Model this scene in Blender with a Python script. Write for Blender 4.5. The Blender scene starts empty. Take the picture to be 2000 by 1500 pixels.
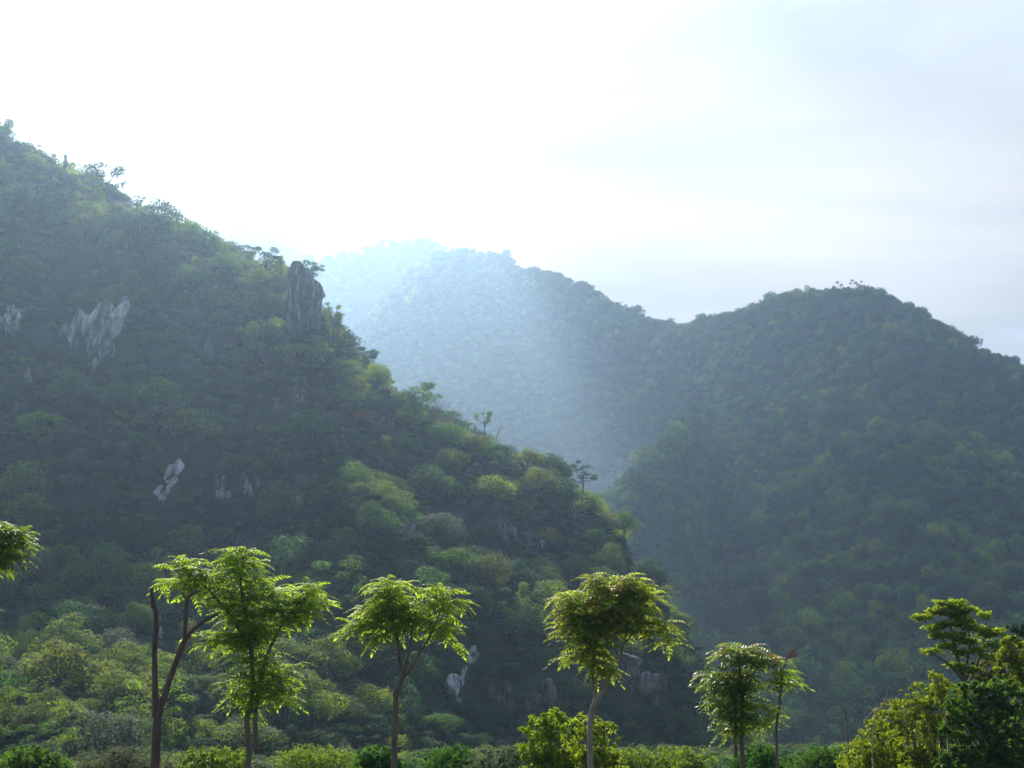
import bpy, math, random
import numpy as np
from mathutils import Vector, Matrix, noise as mnoise

R = math.radians
SC = bpy.context.scene
COL = SC.collection
rnd = random.Random(7)
rng = np.random.default_rng(7)

# ------------------------------------------------------------------ camera
F = 2747.0                      # focal length in photo pixels (photo is 2000 wide)
PITCH = R(14.0)
CAMZ = 3.0
cam = bpy.data.cameras.new("camera")
cam_o = bpy.data.objects.new("camera", cam)
COL.objects.link(cam_o)
cam.sensor_width = 36.0
cam.lens = 36.0 * F / 2000.0
cam.clip_start = 0.1
cam.clip_end = 20000
cam_o.location = (0, 0, CAMZ)
cam_o.rotation_euler = (R(90) + PITCH, 0, 0)
SC.camera = cam_o

# ------------------------------------------------------------------ sun and sky
SUN_EL, SUN_AZ = R(41.0), R(-13.0)          # azimuth from +Y towards +X
SUN_DIR = Vector((math.sin(SUN_AZ) * math.cos(SUN_EL), math.cos(SUN_AZ) * math.cos(SUN_EL), math.sin(SUN_EL)))
sl = bpy.data.lights.new("sun", "SUN")
sl.energy = 4.9
sl.angle = R(0.5)
sl.color = (1.0, 0.93, 0.80)
so = bpy.data.objects.new("sun", sl)
COL.objects.link(so)
so.rotation_euler = SUN_DIR.to_track_quat("Z", "Y").to_euler()
so.location = SUN_DIR * 3000

W = bpy.data.worlds.new("World")
SC.world = W
W.use_nodes = True
nt = W.node_tree
nt.nodes.clear()
def N(tree, typ, **kw):
    n = tree.nodes.new(typ)
    for k, v in kw.items():
        if k.startswith("i_"):
            n.inputs[k[2:].replace("_", " ")].default_value = v
        else:
            setattr(n, k, v)
    return n
def L(tree, a, b):
    tree.links.new(a, b)
def M(tree, op, a, b=None, clamp=False):
    n = tree.nodes.new("ShaderNodeMath"); n.operation = op; n.use_clamp = clamp
    for i, v in enumerate((a, b)):
        if v is None: continue
        if isinstance(v, (int, float)): n.inputs[i].default_value = v
        else: tree.links.new(v, n.inputs[i])
    return n.outputs[0]
sky = N(nt, "ShaderNodeTexSky", sky_type="NISHITA", sun_disc=False, sun_elevation=SUN_EL, sun_rotation=SUN_AZ % (2 * math.pi))
sky.air_density = 1.0; sky.dust_density = 2.0; sky.ozone_density = 1.0
bg1 = N(nt, "ShaderNodeBackground"); bg1.inputs["Strength"].default_value = 0.115
L(nt, sky.outputs[0], bg1.inputs["Color"])
tc = N(nt, "ShaderNodeTexCoord")
sep = N(nt, "ShaderNodeSeparateXYZ"); L(nt, tc.outputs["Generated"], sep.inputs[0])
zz = M(nt, "ADD", M(nt, "MAXIMUM", sep.outputs[2], 0.0), 0.18)
cx = M(nt, "DIVIDE", sep.outputs[0], zz); cy = M(nt, "DIVIDE", sep.outputs[1], zz)
comb = N(nt, "ShaderNodeCombineXYZ"); L(nt, cx, comb.inputs[0]); L(nt, cy, comb.inputs[1])
ns = N(nt, "ShaderNodeTexNoise"); ns.inputs["Scale"].default_value = 1.15; ns.inputs["Detail"].default_value = 6; ns.inputs["Roughness"].default_value = 0.52
ns.inputs["Distortion"].default_value = 0.4
mp = N(nt, "ShaderNodeMapping"); mp.inputs["Location"].default_value = (3.1, 1.7, 0); mp.inputs["Scale"].default_value = (0.75, 1.5, 1); mp.inputs["Rotation"].default_value = (0, 0, R(38))
L(nt, comb.outputs[0], mp.inputs[0]); L(nt, mp.outputs[0], ns.inputs["Vector"])

# cloud thickness: thicker parts a little greyer, thin edges brighter, everything whiter towards the sun
ns2 = N(nt, "ShaderNodeTexNoise"); ns2.inputs["Scale"].default_value = 0.55; ns2.inputs["Detail"].default_value = 3
mp2 = N(nt, "ShaderNodeMapping"); mp2.inputs["Location"].default_value = (7.7, 2.2, 0)
L(nt, comb.outputs[0], mp2.inputs[0]); L(nt, mp2.outputs[0], ns2.inputs["Vector"])
dotn = N(nt, "ShaderNodeVectorMath", operation="DOT_PRODUCT"); dotn.inputs[1].default_value = SUN_DIR
nrm = N(nt, "ShaderNodeVectorMath", operation="NORMALIZE"); L(nt, tc.outputs["Generated"], nrm.inputs[0]); L(nt, nrm.outputs[0], dotn.inputs[0])
glow = M(nt, "POWER", M(nt, "MAXIMUM", dotn.outputs["Value"], 0.0), 4.0)
thick = N(nt, "ShaderNodeMapRange"); thick.inputs[1].default_value = 0.40; thick.inputs[2].default_value = 0.62; thick.inputs[3].default_value = 1.0; thick.inputs[4].default_value = 0.74
L(nt, ns2.outputs[0], thick.inputs[0])
cov = N(nt, "ShaderNodeMapRange"); cov.inputs[1].default_value = 0.50; cov.inputs[2].default_value = 0.66
L(nt, M(nt, "ADD", ns.outputs[0], M(nt, "MULTIPLY", glow, 0.42)), cov.inputs[0])
cstr = M(nt, "MULTIPLY", M(nt, "MULTIPLY", thick.outputs[0], M(nt, "ADD", -0.20, M(nt, "MULTIPLY", ns.outputs[0], 2.6))), M(nt, "ADD", 0.19, M(nt, "MULTIPLY", glow, 0.36)))
bg2 = N(nt, "ShaderNodeBackground"); bg2.inputs["Color"].default_value = (1.0, 0.945, 0.87, 1)
L(nt, cstr, bg2.inputs["Strength"])
mixw = N(nt, "ShaderNodeMixShader"); L(nt, cov.outputs[0], mixw.inputs[0]); L(nt, bg1.outputs[0], mixw.inputs[1]); L(nt, bg2.outputs[0], mixw.inputs[2])
wo = N(nt, "ShaderNodeOutputWorld"); L(nt, mixw.outputs[0], wo.inputs["Surface"])

SC.view_settings.view_transform = "Standard"
SC.view_settings.look = "None"
SC.view_settings.gamma = 1.0
SC.view_settings.exposure = 1.05
cy_ = SC.cycles
cy_.use_denoising = True
cy_.max_bounces = 5; cy_.diffuse_bounces = 2; cy_.glossy_bounces = 1; cy_.transmission_bounces = 3
cy_.volume_bounces = 1; cy_.transparent_max_bounces = 4
cy_.sample_clamp_indirect = 3.0
cy_.caustics_reflective = False; cy_.caustics_refractive = False
HAZE_DENSITY = 0.00024

# ------------------------------------------------------------------ helpers
def P(px, py, d):
    """photo pixel -> world point on the plane y = d"""
    X = (px - 1000.0) / F; Y = (750.0 - py) / F
    c, s = math.cos(PITCH), math.sin(PITCH)
    v = Vector((X, c - Y * s, s + Y * c))
    return Vector((0, 0, CAMZ)) + v * (d / v.y)
def PX(p):
    """world point(s) -> photo pixels"""
    p = np.asarray(p, float)
    c, s = math.cos(PITCH), math.sin(PITCH)
    y = p[..., 1]; z = p[..., 2] - CAMZ
    fw = y * c + z * s; up = -y * s + z * c
    return 1000 + F * p[..., 0] / fw, 750 - F * up / fw

def mesh_np(name, V, Q, smooth=False, mats=(), midx=None):
    me = bpy.data.meshes.new(name)
    V = np.asarray(V, np.float32); Q = np.asarray(Q, np.int32)
    me.vertices.add(len(V)); me.vertices.foreach_set("co", V.ravel())
    n = len(Q)
    me.loops.add(n * 4); me.loops.foreach_set("vertex_index", Q.ravel())
    me.polygons.add(n)
    me.polygons.foreach_set("loop_start", np.arange(0, n * 4, 4, dtype=np.int32))
    me.polygons.foreach_set("loop_total", np.full(n, 4, np.int32))
    if midx is not None: me.polygons.foreach_set("material_index", np.asarray(midx, np.int32))
    me.polygons.foreach_set("use_smooth", np.full(n, smooth, bool))
    for m in mats: me.materials.append(m)
    me.update(calc_edges=True); me.validate()
    return me

class MB:
    def __init__(s): s.V = []; s.Q = []; s.n = 0
    def add(s, V, Q):
        V = np.asarray(V, float).reshape(-1, 3); Q = np.asarray(Q, int).reshape(-1, 4)
        s.V.append(V); s.Q.append(Q + s.n); s.n += len(V)
    def tube(s, pts, rads, k=7, cap=True, rough=0.0):
        pts = [Vector(p) for p in pts]
        if cap:
            pts = [pts[0]] + pts + [pts[-1]]; rads = [0.0005] + list(rads) + [0.0005]
        V = []
        for i, p in enumerate(pts):
            a = pts[max(0, i - 1)]; b = pts[min(len(pts) - 1, i + 1)]
            t = b - a
            if t.length < 1e-6: t = Vector((0, 0, 1))
            t.normalize()
            u = t.cross(Vector((0.31, 0.95, 0.05)))
            if u.length < 0.1: u = t.cross(Vector((1, 0, 0)))
            u.normalize(); w = t.cross(u)
            for j in range(k):
                an = 2 * math.pi * j / k
                r = rads[i] * (1 + rough * (rnd.random() - 0.5))
                V.append(p + (u * math.cos(an) + w * math.sin(an)) * r)
        Q = []
        for i in range(len(pts) - 1):
            for j in range(k):
                j2 = (j + 1) % k
                Q.append((i * k + j, i * k + j2, (i + 1) * k + j2, (i + 1) * k + j))
        s.add([tuple(v) for v in V], Q)
    def inst(s, TV, TQ, Rm, T):
        """template verts (k,3), N rotations*scale (N,3,3), N offsets"""
        V = np.einsum("nij,kj->nki", Rm, TV) + T[:, None, :]
        k = len(TV); n = len(T)
        Q = (TQ[None] + (np.arange(n) * k)[:, None, None]).reshape(-1, 4)
        s.add(V.reshape(-1, 3), Q)
    def build(s, name, mat, parent=None, smooth=False, origin=None):
        V = np.concatenate(s.V); Q = np.concatenate(s.Q)
        if origin is not None: V = V - np.asarray(origin)[None]
        me = mesh_np(name, V, Q, smooth, [mat])
        return link(name, me, parent)
def link(name, me, parent=None, loc=None):
    o = bpy.data.objects.new(name, me); COL.objects.link(o)
    if parent: o.parent = parent
    if loc is not None: o.location = loc
    return o
def tag(o, label=None, cat=None, group=None, kind=None):
    if label: o["label"] = label
    if cat: o["category"] = cat
    if group: o["group"] = group
    if kind: o["kind"] = kind
    return o
def empty(name, loc, label=None, cat=None, group=None):
    o = bpy.data.objects.new(name, None); COL.objects.link(o); o.location = loc
    o.empty_display_size = 0.5
    return tag(o, label, cat, group)

def smooth_path(pts, n=4):
    """Catmull-Rom through (Vector, radius) pairs"""
    out = []
    m = len(pts)
    for i in range(m - 1):
        p0 = pts[max(0, i - 1)]; p1 = pts[i]; p2 = pts[i + 1]; p3 = pts[min(m - 1, i + 2)]
        for k in range(n):
            t = k / n
            def cr(a, b, c, d): return 0.5 * ((2 * b) + (c - a) * t + (2 * a - 5 * b + 4 * c - d) * t * t + (3 * b - a - 3 * c + d) * t ** 3)
            out.append((cr(p0[0], p1[0], p2[0], p3[0]), p1[1] * (1 - t) + p2[1] * t))
    out.append(pts[-1])
    return out
def sstep(a, b, x):
    t = min(1, max(0, (x - a) / (b - a))); return t * t * (3 - 2 * t)

# ------------------------------------------------------------------ materials
def new_mat(name):
    m = bpy.data.materials.new(name); m.use_nodes = True
    m.node_tree.nodes.clear(); return m, m.node_tree
def leaf_mat(name, base, trans, tmix=0.45, rough=0.7, spec=0.12, isl=0.2, objv=0.5, tip=None, tipamt=0.0, hue=0.035):
    m, t = new_mat(name)
    geo = N(t, "ShaderNodeNewGeometry"); oi = N(t, "ShaderNodeObjectInfo")
    tco = N(t, "ShaderNodeTexCoord")
    nz = N(t, "ShaderNodeTexNoise"); nz.inputs["Scale"].default_value = 0.6; nz.inputs["Detail"].default_value = 2
    L(t, tco.outputs["Object"], nz.inputs["Vector"])
    def tone(col):
        hs = N(t, "ShaderNodeHueSaturation")
        hs.inputs["Color"].default_value = (*col, 1)
        v = M(t, "ADD", M(t, "MULTIPLY", geo.outputs["Random Per Island"], isl), M(t, "MULTIPLY", oi.outputs["Random"], objv))
        v = M(t, "ADD", v, 1 - 0.5 * (isl + objv))
        L(t, v, hs.inputs["Value"])
        h = M(t, "ADD", 0.5 - hue / 2 + 0.0, M(t, "MULTIPLY", M(t, "FRACT", M(t, "MULTIPLY", oi.outputs["Random"], 7.31)), hue))
        h = M(t, "ADD", h, M(t, "MULTIPLY", nz.outputs[0], 0.02))
        L(t, h, hs.inputs["Hue"])
        return hs.outputs[0]
    cb = tone(base); ct = tone(trans)
    if tip is not None:
        ramp = N(t, "ShaderNodeMapRange"); ramp.inputs[1].default_value = 1 - tipamt; ramp.inputs[2].default_value = 1 - tipamt + 0.05
        nz2 = N(t, "ShaderNodeTexNoise"); nz2.inputs["Scale"].default_value = 2.2; nz2.inputs["Detail"].default_value = 1
        L(t, tco.outputs["Object"], nz2.inputs["Vector"])
        ss = N(t, "ShaderNodeSeparateXYZ"); L(t, tco.outputs["Generated"], ss.inputs[0])
        k = M(t, "MULTIPLY", nz2.outputs[0], M(t, "ADD", 0.75, M(t, "MULTIPLY", ss.outputs[2], 0.75)))
        L(t, k, ramp.inputs[0])
        for which in (0, 1):
            mx = N(t, "ShaderNodeMix", data_type="RGBA")
            L(t, ramp.outputs[0], mx.inputs[0]); L(t, (cb, ct)[which], mx.inputs[6])
            f = (1.0, 1.3)[which]
            mx.inputs[7].default_value = (tip[0] * f, tip[1] * f, tip[2] * f, 1)
            if which == 0: cb2 = mx.outputs[2]
            else: ct = mx.outputs[2]
        cb = cb2
    p = N(t, "ShaderNodeBsdfPrincipled"); p.inputs["Roughness"].default_value = rough; p.inputs["Specular IOR Level"].default_value = spec
    L(t, cb, p.inputs["Base Color"])
    tr = N(t, "ShaderNodeBsdfTranslucent"); L(t, ct, tr.inputs["Color"])
    mx = N(t, "ShaderNodeMixShader"); mx.inputs[0].default_value = tmix
    L(t, p.outputs[0], mx.inputs[1]); L(t, tr.outputs[0], mx.inputs[2])
    o = N(t, "ShaderNodeOutputMaterial"); L(t, mx.outputs[0], o.inputs["Surface"])
    return m
def bark_mat(name, c1, c2, scale=6.0, stretch=0.25):
    m, t = new_mat(name)
    tco = N(t, "ShaderNodeTexCoord"); mpn = N(t, "ShaderNodeMapping"); mpn.inputs["Scale"].default_value = (1, 1, stretch)
    L(t, tco.outputs["Object"], mpn.inputs[0])
    nz = N(t, "ShaderNodeTexNoise"); nz.inputs["Scale"].default_value = scale; nz.inputs["Detail"].default_value = 5; nz.inputs["Roughness"].default_value = 0.65
    L(t, mpn.outputs[0], nz.inputs["Vector"])
    cr = N(t, "ShaderNodeValToRGB"); cr.color_ramp.elements[0].position = 0.32; cr.color_ramp.elements[1].position = 0.68
    cr.color_ramp.elements[0].color = (*c1, 1); cr.color_ramp.elements[1].color = (*c2, 1)
    L(t, nz.outputs[0], cr.inputs[0])
    p = N(t, "ShaderNodeBsdfPrincipled"); p.inputs["Roughness"].default_value = 0.8; p.inputs["Specular IOR Level"].default_value = 0.25
    L(t, cr.outputs[0], p.inputs["Base Color"])
    b = N(t, "ShaderNodeBump"); b.inputs["Strength"].default_value = 0.6; b.inputs["Distance"].default_value = 0.02
    L(t, nz.outputs[0], b.inputs["Height"]); L(t, b.outputs[0], p.inputs["Normal"])
    o = N(t, "ShaderNodeOutputMaterial"); L(t, p.outputs[0], o.inputs["Surface"])
    return m
def rock_mat(name, dark, mid, pale, ochre=0.0, sc=0.25, pale_at=0.6):
    m, t = new_mat(name)
    tco = N(t, "ShaderNodeTexCoord"); mpn = N(t, "ShaderNodeMapping"); mpn.inputs["Scale"].default_value = (1, 1, 0.16)
    L(t, tco.outputs["Object"], mpn.inputs[0])
    a = N(t, "ShaderNodeTexNoise"); a.inputs["Scale"].default_value = sc * 2.2; a.inputs["Detail"].default_value = 7; a.inputs["Roughness"].default_value = 0.6; a.inputs["Distortion"].default_value = 0.8
    L(t, mpn.outputs[0], a.inputs["Vector"])
    cr = N(t, "ShaderNodeValToRGB"); e = cr.color_ramp.elements
    e[0].position = 0.36; e[0].color = (*dark, 1); e[1].position = pale_at + 0.07; e[1].color = (*pale, 1)
    k = e.new(pale_at - 0.06); k.color = (*mid, 1)
    L(t, a.outputs[0], cr.inputs[0])
    b2 = N(t, "ShaderNodeTexNoise"); b2.inputs["Scale"].default_value = sc * 1.3; b2.inputs["Detail"].default_value = 4
    L(t, tco.outputs["Object"], b2.inputs["Vector"])
    mr = N(t, "ShaderNodeMapRange"); mr.inputs[1].default_value = 0.55; mr.inputs[2].default_value = 0.7; mr.inputs[4].default_value = ochre
    L(t, b2.outputs[0], mr.inputs[0])
    mx = N(t, "ShaderNodeMix", data_type="RGBA"); mx.inputs[7].default_value = (0.30, 0.17, 0.09, 1)
    L(t, mr.outputs[0], mx.inputs[0]); L(t, cr.outputs[0], mx.inputs[6])
    v = N(t, "ShaderNodeTexVoronoi", feature="DISTANCE_TO_EDGE"); v.inputs["Scale"].default_value = sc * 1.6
    nzv = N(t, "ShaderNodeTexNoise"); nzv.inputs["Scale"].default_value = sc * 3; nzv.inputs["Detail"].default_value = 6
    L(t, tco.outputs["Object"], nzv.inputs["Vector"])
    av = N(t, "ShaderNodeMix", data_type="RGBA"); av.inputs[0].default_value = 0.35
    L(t, mpn.outputs[0], av.inputs[6]); L(t, nzv.outputs[1], av.inputs[7]); L(t, av.outputs[2], v.inputs["Vector"])
    cm = N(t, "ShaderNodeMapRange"); cm.inputs[2].default_value = 0.06; cm.inputs[3].default_value = 0.45
    L(t, v.outputs[0], cm.inputs[0])
    mul = N(t, "ShaderNodeMix", data_type="RGBA", blend_type="MULTIPLY"); mul.inputs[0].default_value = 1
    L(t, mx.outputs[2], mul.inputs[6]); L(t, cm.outputs[0], mul.inputs[7])
    p = N(t, "ShaderNodeBsdfPrincipled"); p.inputs["Roughness"].default_value = 0.9; p.inputs["Specular IOR Level"].default_value = 0.2
    L(t, mul.outputs[2], p.inputs["Base Color"])
    bm_ = N(t, "ShaderNodeBump"); bm_.inputs["Strength"].default_value = 0.8; bm_.inputs["Distance"].default_value = 0.5
    L(t, nzv.outputs[0], bm_.inputs["Height"]); L(t, bm_.outputs[0], p.inputs["Normal"])
    o = N(t, "ShaderNodeOutputMaterial"); L(t, p.outputs[0], o.inputs["Surface"])
    return m
def ground_mat(name, a, b, sc=0.08):
    m, t = new_mat(name)
    tco = N(t, "ShaderNodeTexCoord")
    nz = N(t, "ShaderNodeTexNoise"); nz.inputs["Scale"].default_value = sc; nz.inputs["Detail"].default_value = 9; nz.inputs["Roughness"].default_value = 0.7
    L(t, tco.outputs["Object"], nz.inputs["Vector"])
    cr = N(t, "ShaderNodeValToRGB"); cr.color_ramp.elements[0].position = 0.35; cr.color_ramp.elements[1].position = 0.65
    cr.color_ramp.elements[0].color = (*a, 1); cr.color_ramp.elements[1].color = (*b, 1)
    L(t, nz.outputs[0], cr.inputs[0])
    p = N(t, "ShaderNodeBsdfPrincipled"); p.inputs["Roughness"].default_value = 0.95; p.inputs["Specular IOR Level"].default_value = 0.1
    L(t, cr.outputs[0], p.inputs["Base Color"])
    o = N(t, "ShaderNodeOutputMaterial"); L(t, p.outputs[0], o.inputs["Surface"])
    return m

LM = {
    "green":  leaf_mat("leaf_green", (0.023, 0.064, 0.018), (0.125, 0.245, 0.022)),
    "deep":   leaf_mat("leaf_deep_green", (0.012, 0.040, 0.015), (0.040, 0.100, 0.022)),
    "olive":  leaf_mat("leaf_olive", (0.045, 0.070, 0.020), (0.200, 0.250, 0.026)),
    "lime":   leaf_mat("leaf_yellow_green", (0.052, 0.105, 0.015), (0.330, 0.420, 0.020)),  # also picked for crowns meant to look sunlit
    "gold":   leaf_mat("leaf_golden", (0.170, 0.140, 0.020), (0.300, 0.230, 0.020)),
    "rust":   leaf_mat("leaf_rusty", (0.170, 0.085, 0.030), (0.260, 0.120, 0.035)),
    "grey":   leaf_mat("leaf_grey_green", (0.085, 0.110, 0.065), (0.120, 0.150, 0.070)),
}
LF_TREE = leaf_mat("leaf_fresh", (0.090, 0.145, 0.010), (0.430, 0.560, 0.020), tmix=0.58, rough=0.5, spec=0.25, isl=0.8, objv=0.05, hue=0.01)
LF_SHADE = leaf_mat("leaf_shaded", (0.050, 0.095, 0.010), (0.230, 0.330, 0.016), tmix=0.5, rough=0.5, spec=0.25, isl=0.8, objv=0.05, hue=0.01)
LF_TIP = leaf_mat("leaf_fresh_bronze_tips", (0.070, 0.115, 0.012), (0.430, 0.510, 0.022), tmix=0.55, rough=0.5, spec=0.25, isl=0.8, objv=0.05, tip=(0.30, 0.20, 0.03), tipamt=0.20, hue=0.01)
LF_PALE = leaf_mat("leaf_pale_glossy", (0.090, 0.140, 0.016), (0.320, 0.420, 0.028), tmix=0.45, rough=0.42, spec=0.4, isl=0.6, objv=0.05, tip=(0.28, 0.20, 0.04), tipamt=0.22, hue=0.01)
LF_BUSH = leaf_mat("leaf_yellow_bush", (0.110, 0.150, 0.010), (0.420, 0.480, 0.016), tmix=0.5, isl=0.7, objv=0.1, hue=0.01)
LF_DARK = leaf_mat("leaf_dark_glossy", (0.045, 0.095, 0.008), (0.170, 0.290, 0.012), tmix=0.45, rough=0.5, spec=0.2, isl=0.5, objv=0.1, hue=0.01)
LF_LAYER = leaf_mat("leaf_layered", (0.085, 0.140, 0.010), (0.420, 0.510, 0.020), tmix=0.5, isl=0.6, objv=0.1, hue=0.01)
BARK = bark_mat("bark_grey_brown", (0.060, 0.042, 0.032), (0.170, 0.130, 0.100))
BARK_RED = bark_mat("bark_red_brown", (0.050, 0.028, 0.022), (0.125, 0.075, 0.058))
BARK_PALE = bark_mat("bark_pale", (0.14, 0.11, 0.085), (0.30, 0.25, 0.20))
BARK_FAR = bark_mat("bark_far", (0.035, 0.030, 0.024), (0.085, 0.072, 0.056), scale=1.0)
POD = leaf_mat("seed_pod_red", (0.15, 0.060, 0.040), (0.16, 0.06, 0.035), tmix=0.25, isl=0.6)
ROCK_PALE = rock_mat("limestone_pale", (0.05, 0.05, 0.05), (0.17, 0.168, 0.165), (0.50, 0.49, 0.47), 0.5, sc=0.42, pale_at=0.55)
ROCK_WHITE = rock_mat("limestone_white", (0.20, 0.20, 0.20), (0.42, 0.42, 0.42), (0.60, 0.59, 0.57), 0.1, sc=0.5, pale_at=0.52)
ROCK_DARK = rock_mat("limestone_dark", (0.055, 0.055, 0.055), (0.09, 0.09, 0.09), (0.36, 0.35, 0.33), 0.2, sc=0.4, pale_at=0.62)
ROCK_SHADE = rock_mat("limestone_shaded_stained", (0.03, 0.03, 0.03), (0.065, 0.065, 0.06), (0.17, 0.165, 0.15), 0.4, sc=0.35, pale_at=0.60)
HILL_M = ground_mat("hillside_undergrowth_soil", (0.012, 0.022, 0.008), (0.030, 0.042, 0.016))
GROUND_M = ground_mat("ground_soil_grass", (0.035, 0.045, 0.015), (0.09, 0.085, 0.045), 0.4)

# ------------------------------------------------------------------ ground and hills
def grid_faces(nu, nv):
    i, j = np.meshgrid(np.arange(nu - 1), np.arange(nv - 1), indexing="ij")
    a = (i * nv + j).ravel()
    return np.stack([a, a + nv, a + nv + 1, a + 1], 1)
gv = np.array([[x, y, 0] for x in np.linspace(-4500, 4500, 31) for y in np.linspace(-1500, 7500, 31)], float)
ground = tag(link("ground", mesh_np("ground", gv, grid_faces(31, 31), False, [GROUND_M])), "flat valley ground running out to the horizon", kind="structure")

def fbm(x, y, z, o=4):
    return mnoise.fractal(Vector((x, y, z)), 0.9, 2.1, o)
class Hill:
    """polar height field seen from the road: radial rows from foot (s=0) over the crest (s=1) and down the far side (s=2)"""
    def __init__(s, name, cols, prof, back, amp, wl, tree_h, label, nu=150, nvf=90, nvb=30, seed=0.0, far=1.0):
        cols = sorted((c[0], c[1], c[2] * far, c[3] * far) for c in cols)
        back *= far; amp *= far; wl *= far; tree_h *= far ** .5
        xs = [c[0] for c in cols]
        us = np.linspace(xs[0], xs[-1], nu)
        V = np.zeros((nu, nvf + nvb, 3))
        for i, u in enumerate(us):
            py = np.interp(u, xs, [c[1] for c in cols]); yr = np.interp(u, xs, [c[2] for c in cols]); yb = np.interp(u, xs, [c[3] for c in cols])
            p = P(u, py, yr); a = p.x / yr; zr = max(p.z - tree_h * sstep(1500, 1380, py), -4)
            for j in range(nvf + nvb):
                if j < nvf:
                    t = j / (nvf - 1); y = yb + (yr - yb) * t; h = zr * prof(t, u) if zr > 0 else zr * t
                    env = math.sin(math.pi * min(t * 0.975, 1)) ** 0.7
                else:
                    t = (j - nvf + 1) / nvb; y = yr + back * t
                    h = zr + (-3 - zr) * (1 - (1 - t) ** 1.6) if zr > 0 else zr
                    env = 1 - t
                x = a * y
                nzv = fbm(x / wl + seed, y / wl, h / wl) * amp + fbm(x / (wl * .25) + seed, y / (wl * .25), h / (wl * .25) + 5, 3) * amp * .22
                h2 = h + nzv * env * min(1, max(zr, 0) / 30)
                V[i, j] = (x, y, h2 - 0.6 * (1 - min(1, t * 4)) if j < nvf else h2)
        s.V = V; s.nvf = nvf
        s.o = link(name, mesh_np(name, V.reshape(-1, 3), grid_faces(nu, nvf + nvb), True, [HILL_M]))
        tag(s.o, label, kind="structure")
        s.front = V[:, :nvf].reshape(-1, 3)
        s.fpx, s.fpy = PX(s.front)
    def pick(s, px, py):
        """hillside point seen at a pixel (the nearest one to the camera)"""
        d = np.hypot(s.fpx - px, s.fpy - py)
        m = d.min()
        k = np.where(d < m + 6)[0]
        return Vector(s.front[k[np.argmin(s.front[k, 1])]])
    def sample(s, n, rg, jmax=None, jmin=0):
        """n random points, uniform over the surface"""
        V = s.V[:, jmin:(jmax or s.nvf + 4)]
        A, B, C, D = V[:-1, :-1], V[1:, :-1], V[1:, 1:], V[:-1, 1:]
        ar = np.linalg.norm(np.cross(C - A, D - B), axis=-1).ravel()
        k = rg.choice(len(ar), n, p=ar / ar.sum())
        u = rg.random((n, 1)); v = rg.random((n, 1))
        a, b, c, d = (t.reshape(-1, 3)[k] for t in (A, B, C, D))
        return a * (1 - u) * (1 - v) + b * u * (1 - v) + c * u * v + d * (1 - u) * v

def prof_near(t, u):
    l = np.interp(t, [0, .30, .42, .80, 1], [0, .10, .20, .86, 1])
    r = np.interp(t, [0, .12, .45, .75, 1], [0, .10, .56, .82, 1])
    w = sstep(420, 760, u)
    return l * (1 - w) + r * w
near = Hill("hill", [
    (-420, 110, 380, 120), (-200, 210, 370, 118), (-60, 275, 362, 116), (0, 300, 358, 114), (60, 324, 355, 113), (110, 342, 352, 113), (150, 360, 350, 114), (240, 372, 345, 116), (262, 388, 343, 116), (300, 418, 340, 118), (345, 445, 336, 120),
    (400, 468, 332, 124), (450, 490, 328, 128), (540, 520, 322, 134), (600, 560, 316, 140), (640, 640, 310, 145), (690, 690, 306, 150), (740, 730, 303, 154),
    (800, 765, 300, 158), (880, 815, 292, 163), (950, 860, 285, 168), (1000, 890, 280, 172), (1080, 925, 272, 178), (1140, 950, 266, 183), (1200, 1000, 258, 188), (1240, 1050, 252, 190),
    (1280, 1115, 246, 193), (1310, 1180, 241, 195), (1335, 1240, 237, 197), (1365, 1300, 233, 199), (1395, 1345, 228, 201), (1425, 1420, 224, 203), (1450, 1520, 222, 205)],
    prof_near, 260, 9.0, 42.0, 4.2, "steep wooded limestone hillside filling the lower left of the view", nu=260, nvf=130, seed=3.3)
prof_far = lambda t, u: np.interp(t, [0, .3, .6, .85, 1], [0, .20, .56, .88, 1])
mid = Hill("hill", [
    (520, 1000, 1190, 870), (600, 800, 1260, 870), (650, 715, 1300, 870), (700, 645, 1340, 870), (760, 585, 1365, 870), (820, 525, 1385, 870), (860, 496, 1400, 870), (900, 486, 1400, 870), (990, 494, 1385, 850), (1020, 520, 1370, 840),
    (1080, 528, 1340, 820), (1140, 552, 1310, 800), (1180, 576, 1280, 780), (1230, 598, 1240, 750), (1280, 620, 1200, 720), (1330, 634, 1150, 690), (1380, 624, 1110, 650), (1440, 606, 1060, 620), (1480, 592, 1030, 600), (1540, 580, 980, 560), (1600, 573, 930, 530),
    (1640, 570, 900, 510), (1700, 575, 880, 480), (1760, 592, 870, 460), (1820, 622, 860, 440), (1880, 652, 850, 430), (1940, 682, 840, 420), (2000, 706, 830, 410), (2100, 770, 800, 400), (2250, 860, 770, 390), (2450, 1000, 740, 380)],
    prof_far, 500, 30.0, 170.0, 5.5, "wooded mountain behind, from the hazy rounded top over the saddle to the shaded right dome", nu=260, nvf=110, seed=21.0)
right = Hill("hill", [(1090, 1250, 470, 400), (1150, 1060, 500, 400), (1190, 975, 520, 400), (1240, 915, 545, 400), (1290, 858, 575, 395), (1318, 826, 600, 390)] +
    [(x_, y_, mid.pick(x_, y_).y - 12, 385 - (x_ - 1350) * .07) for x_, y_ in ((1370, 800), (1440, 775), (1520, 762), (1620, 765), (1740, 790), (1860, 835), (2000, 890), (2150, 960), (2350, 1050))],
    prof_far, 300, 16.0, 90.0, 5.0, "lower wooded spur in front of the shaded right dome", nu=180, nvf=80, seed=9.1)
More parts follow.
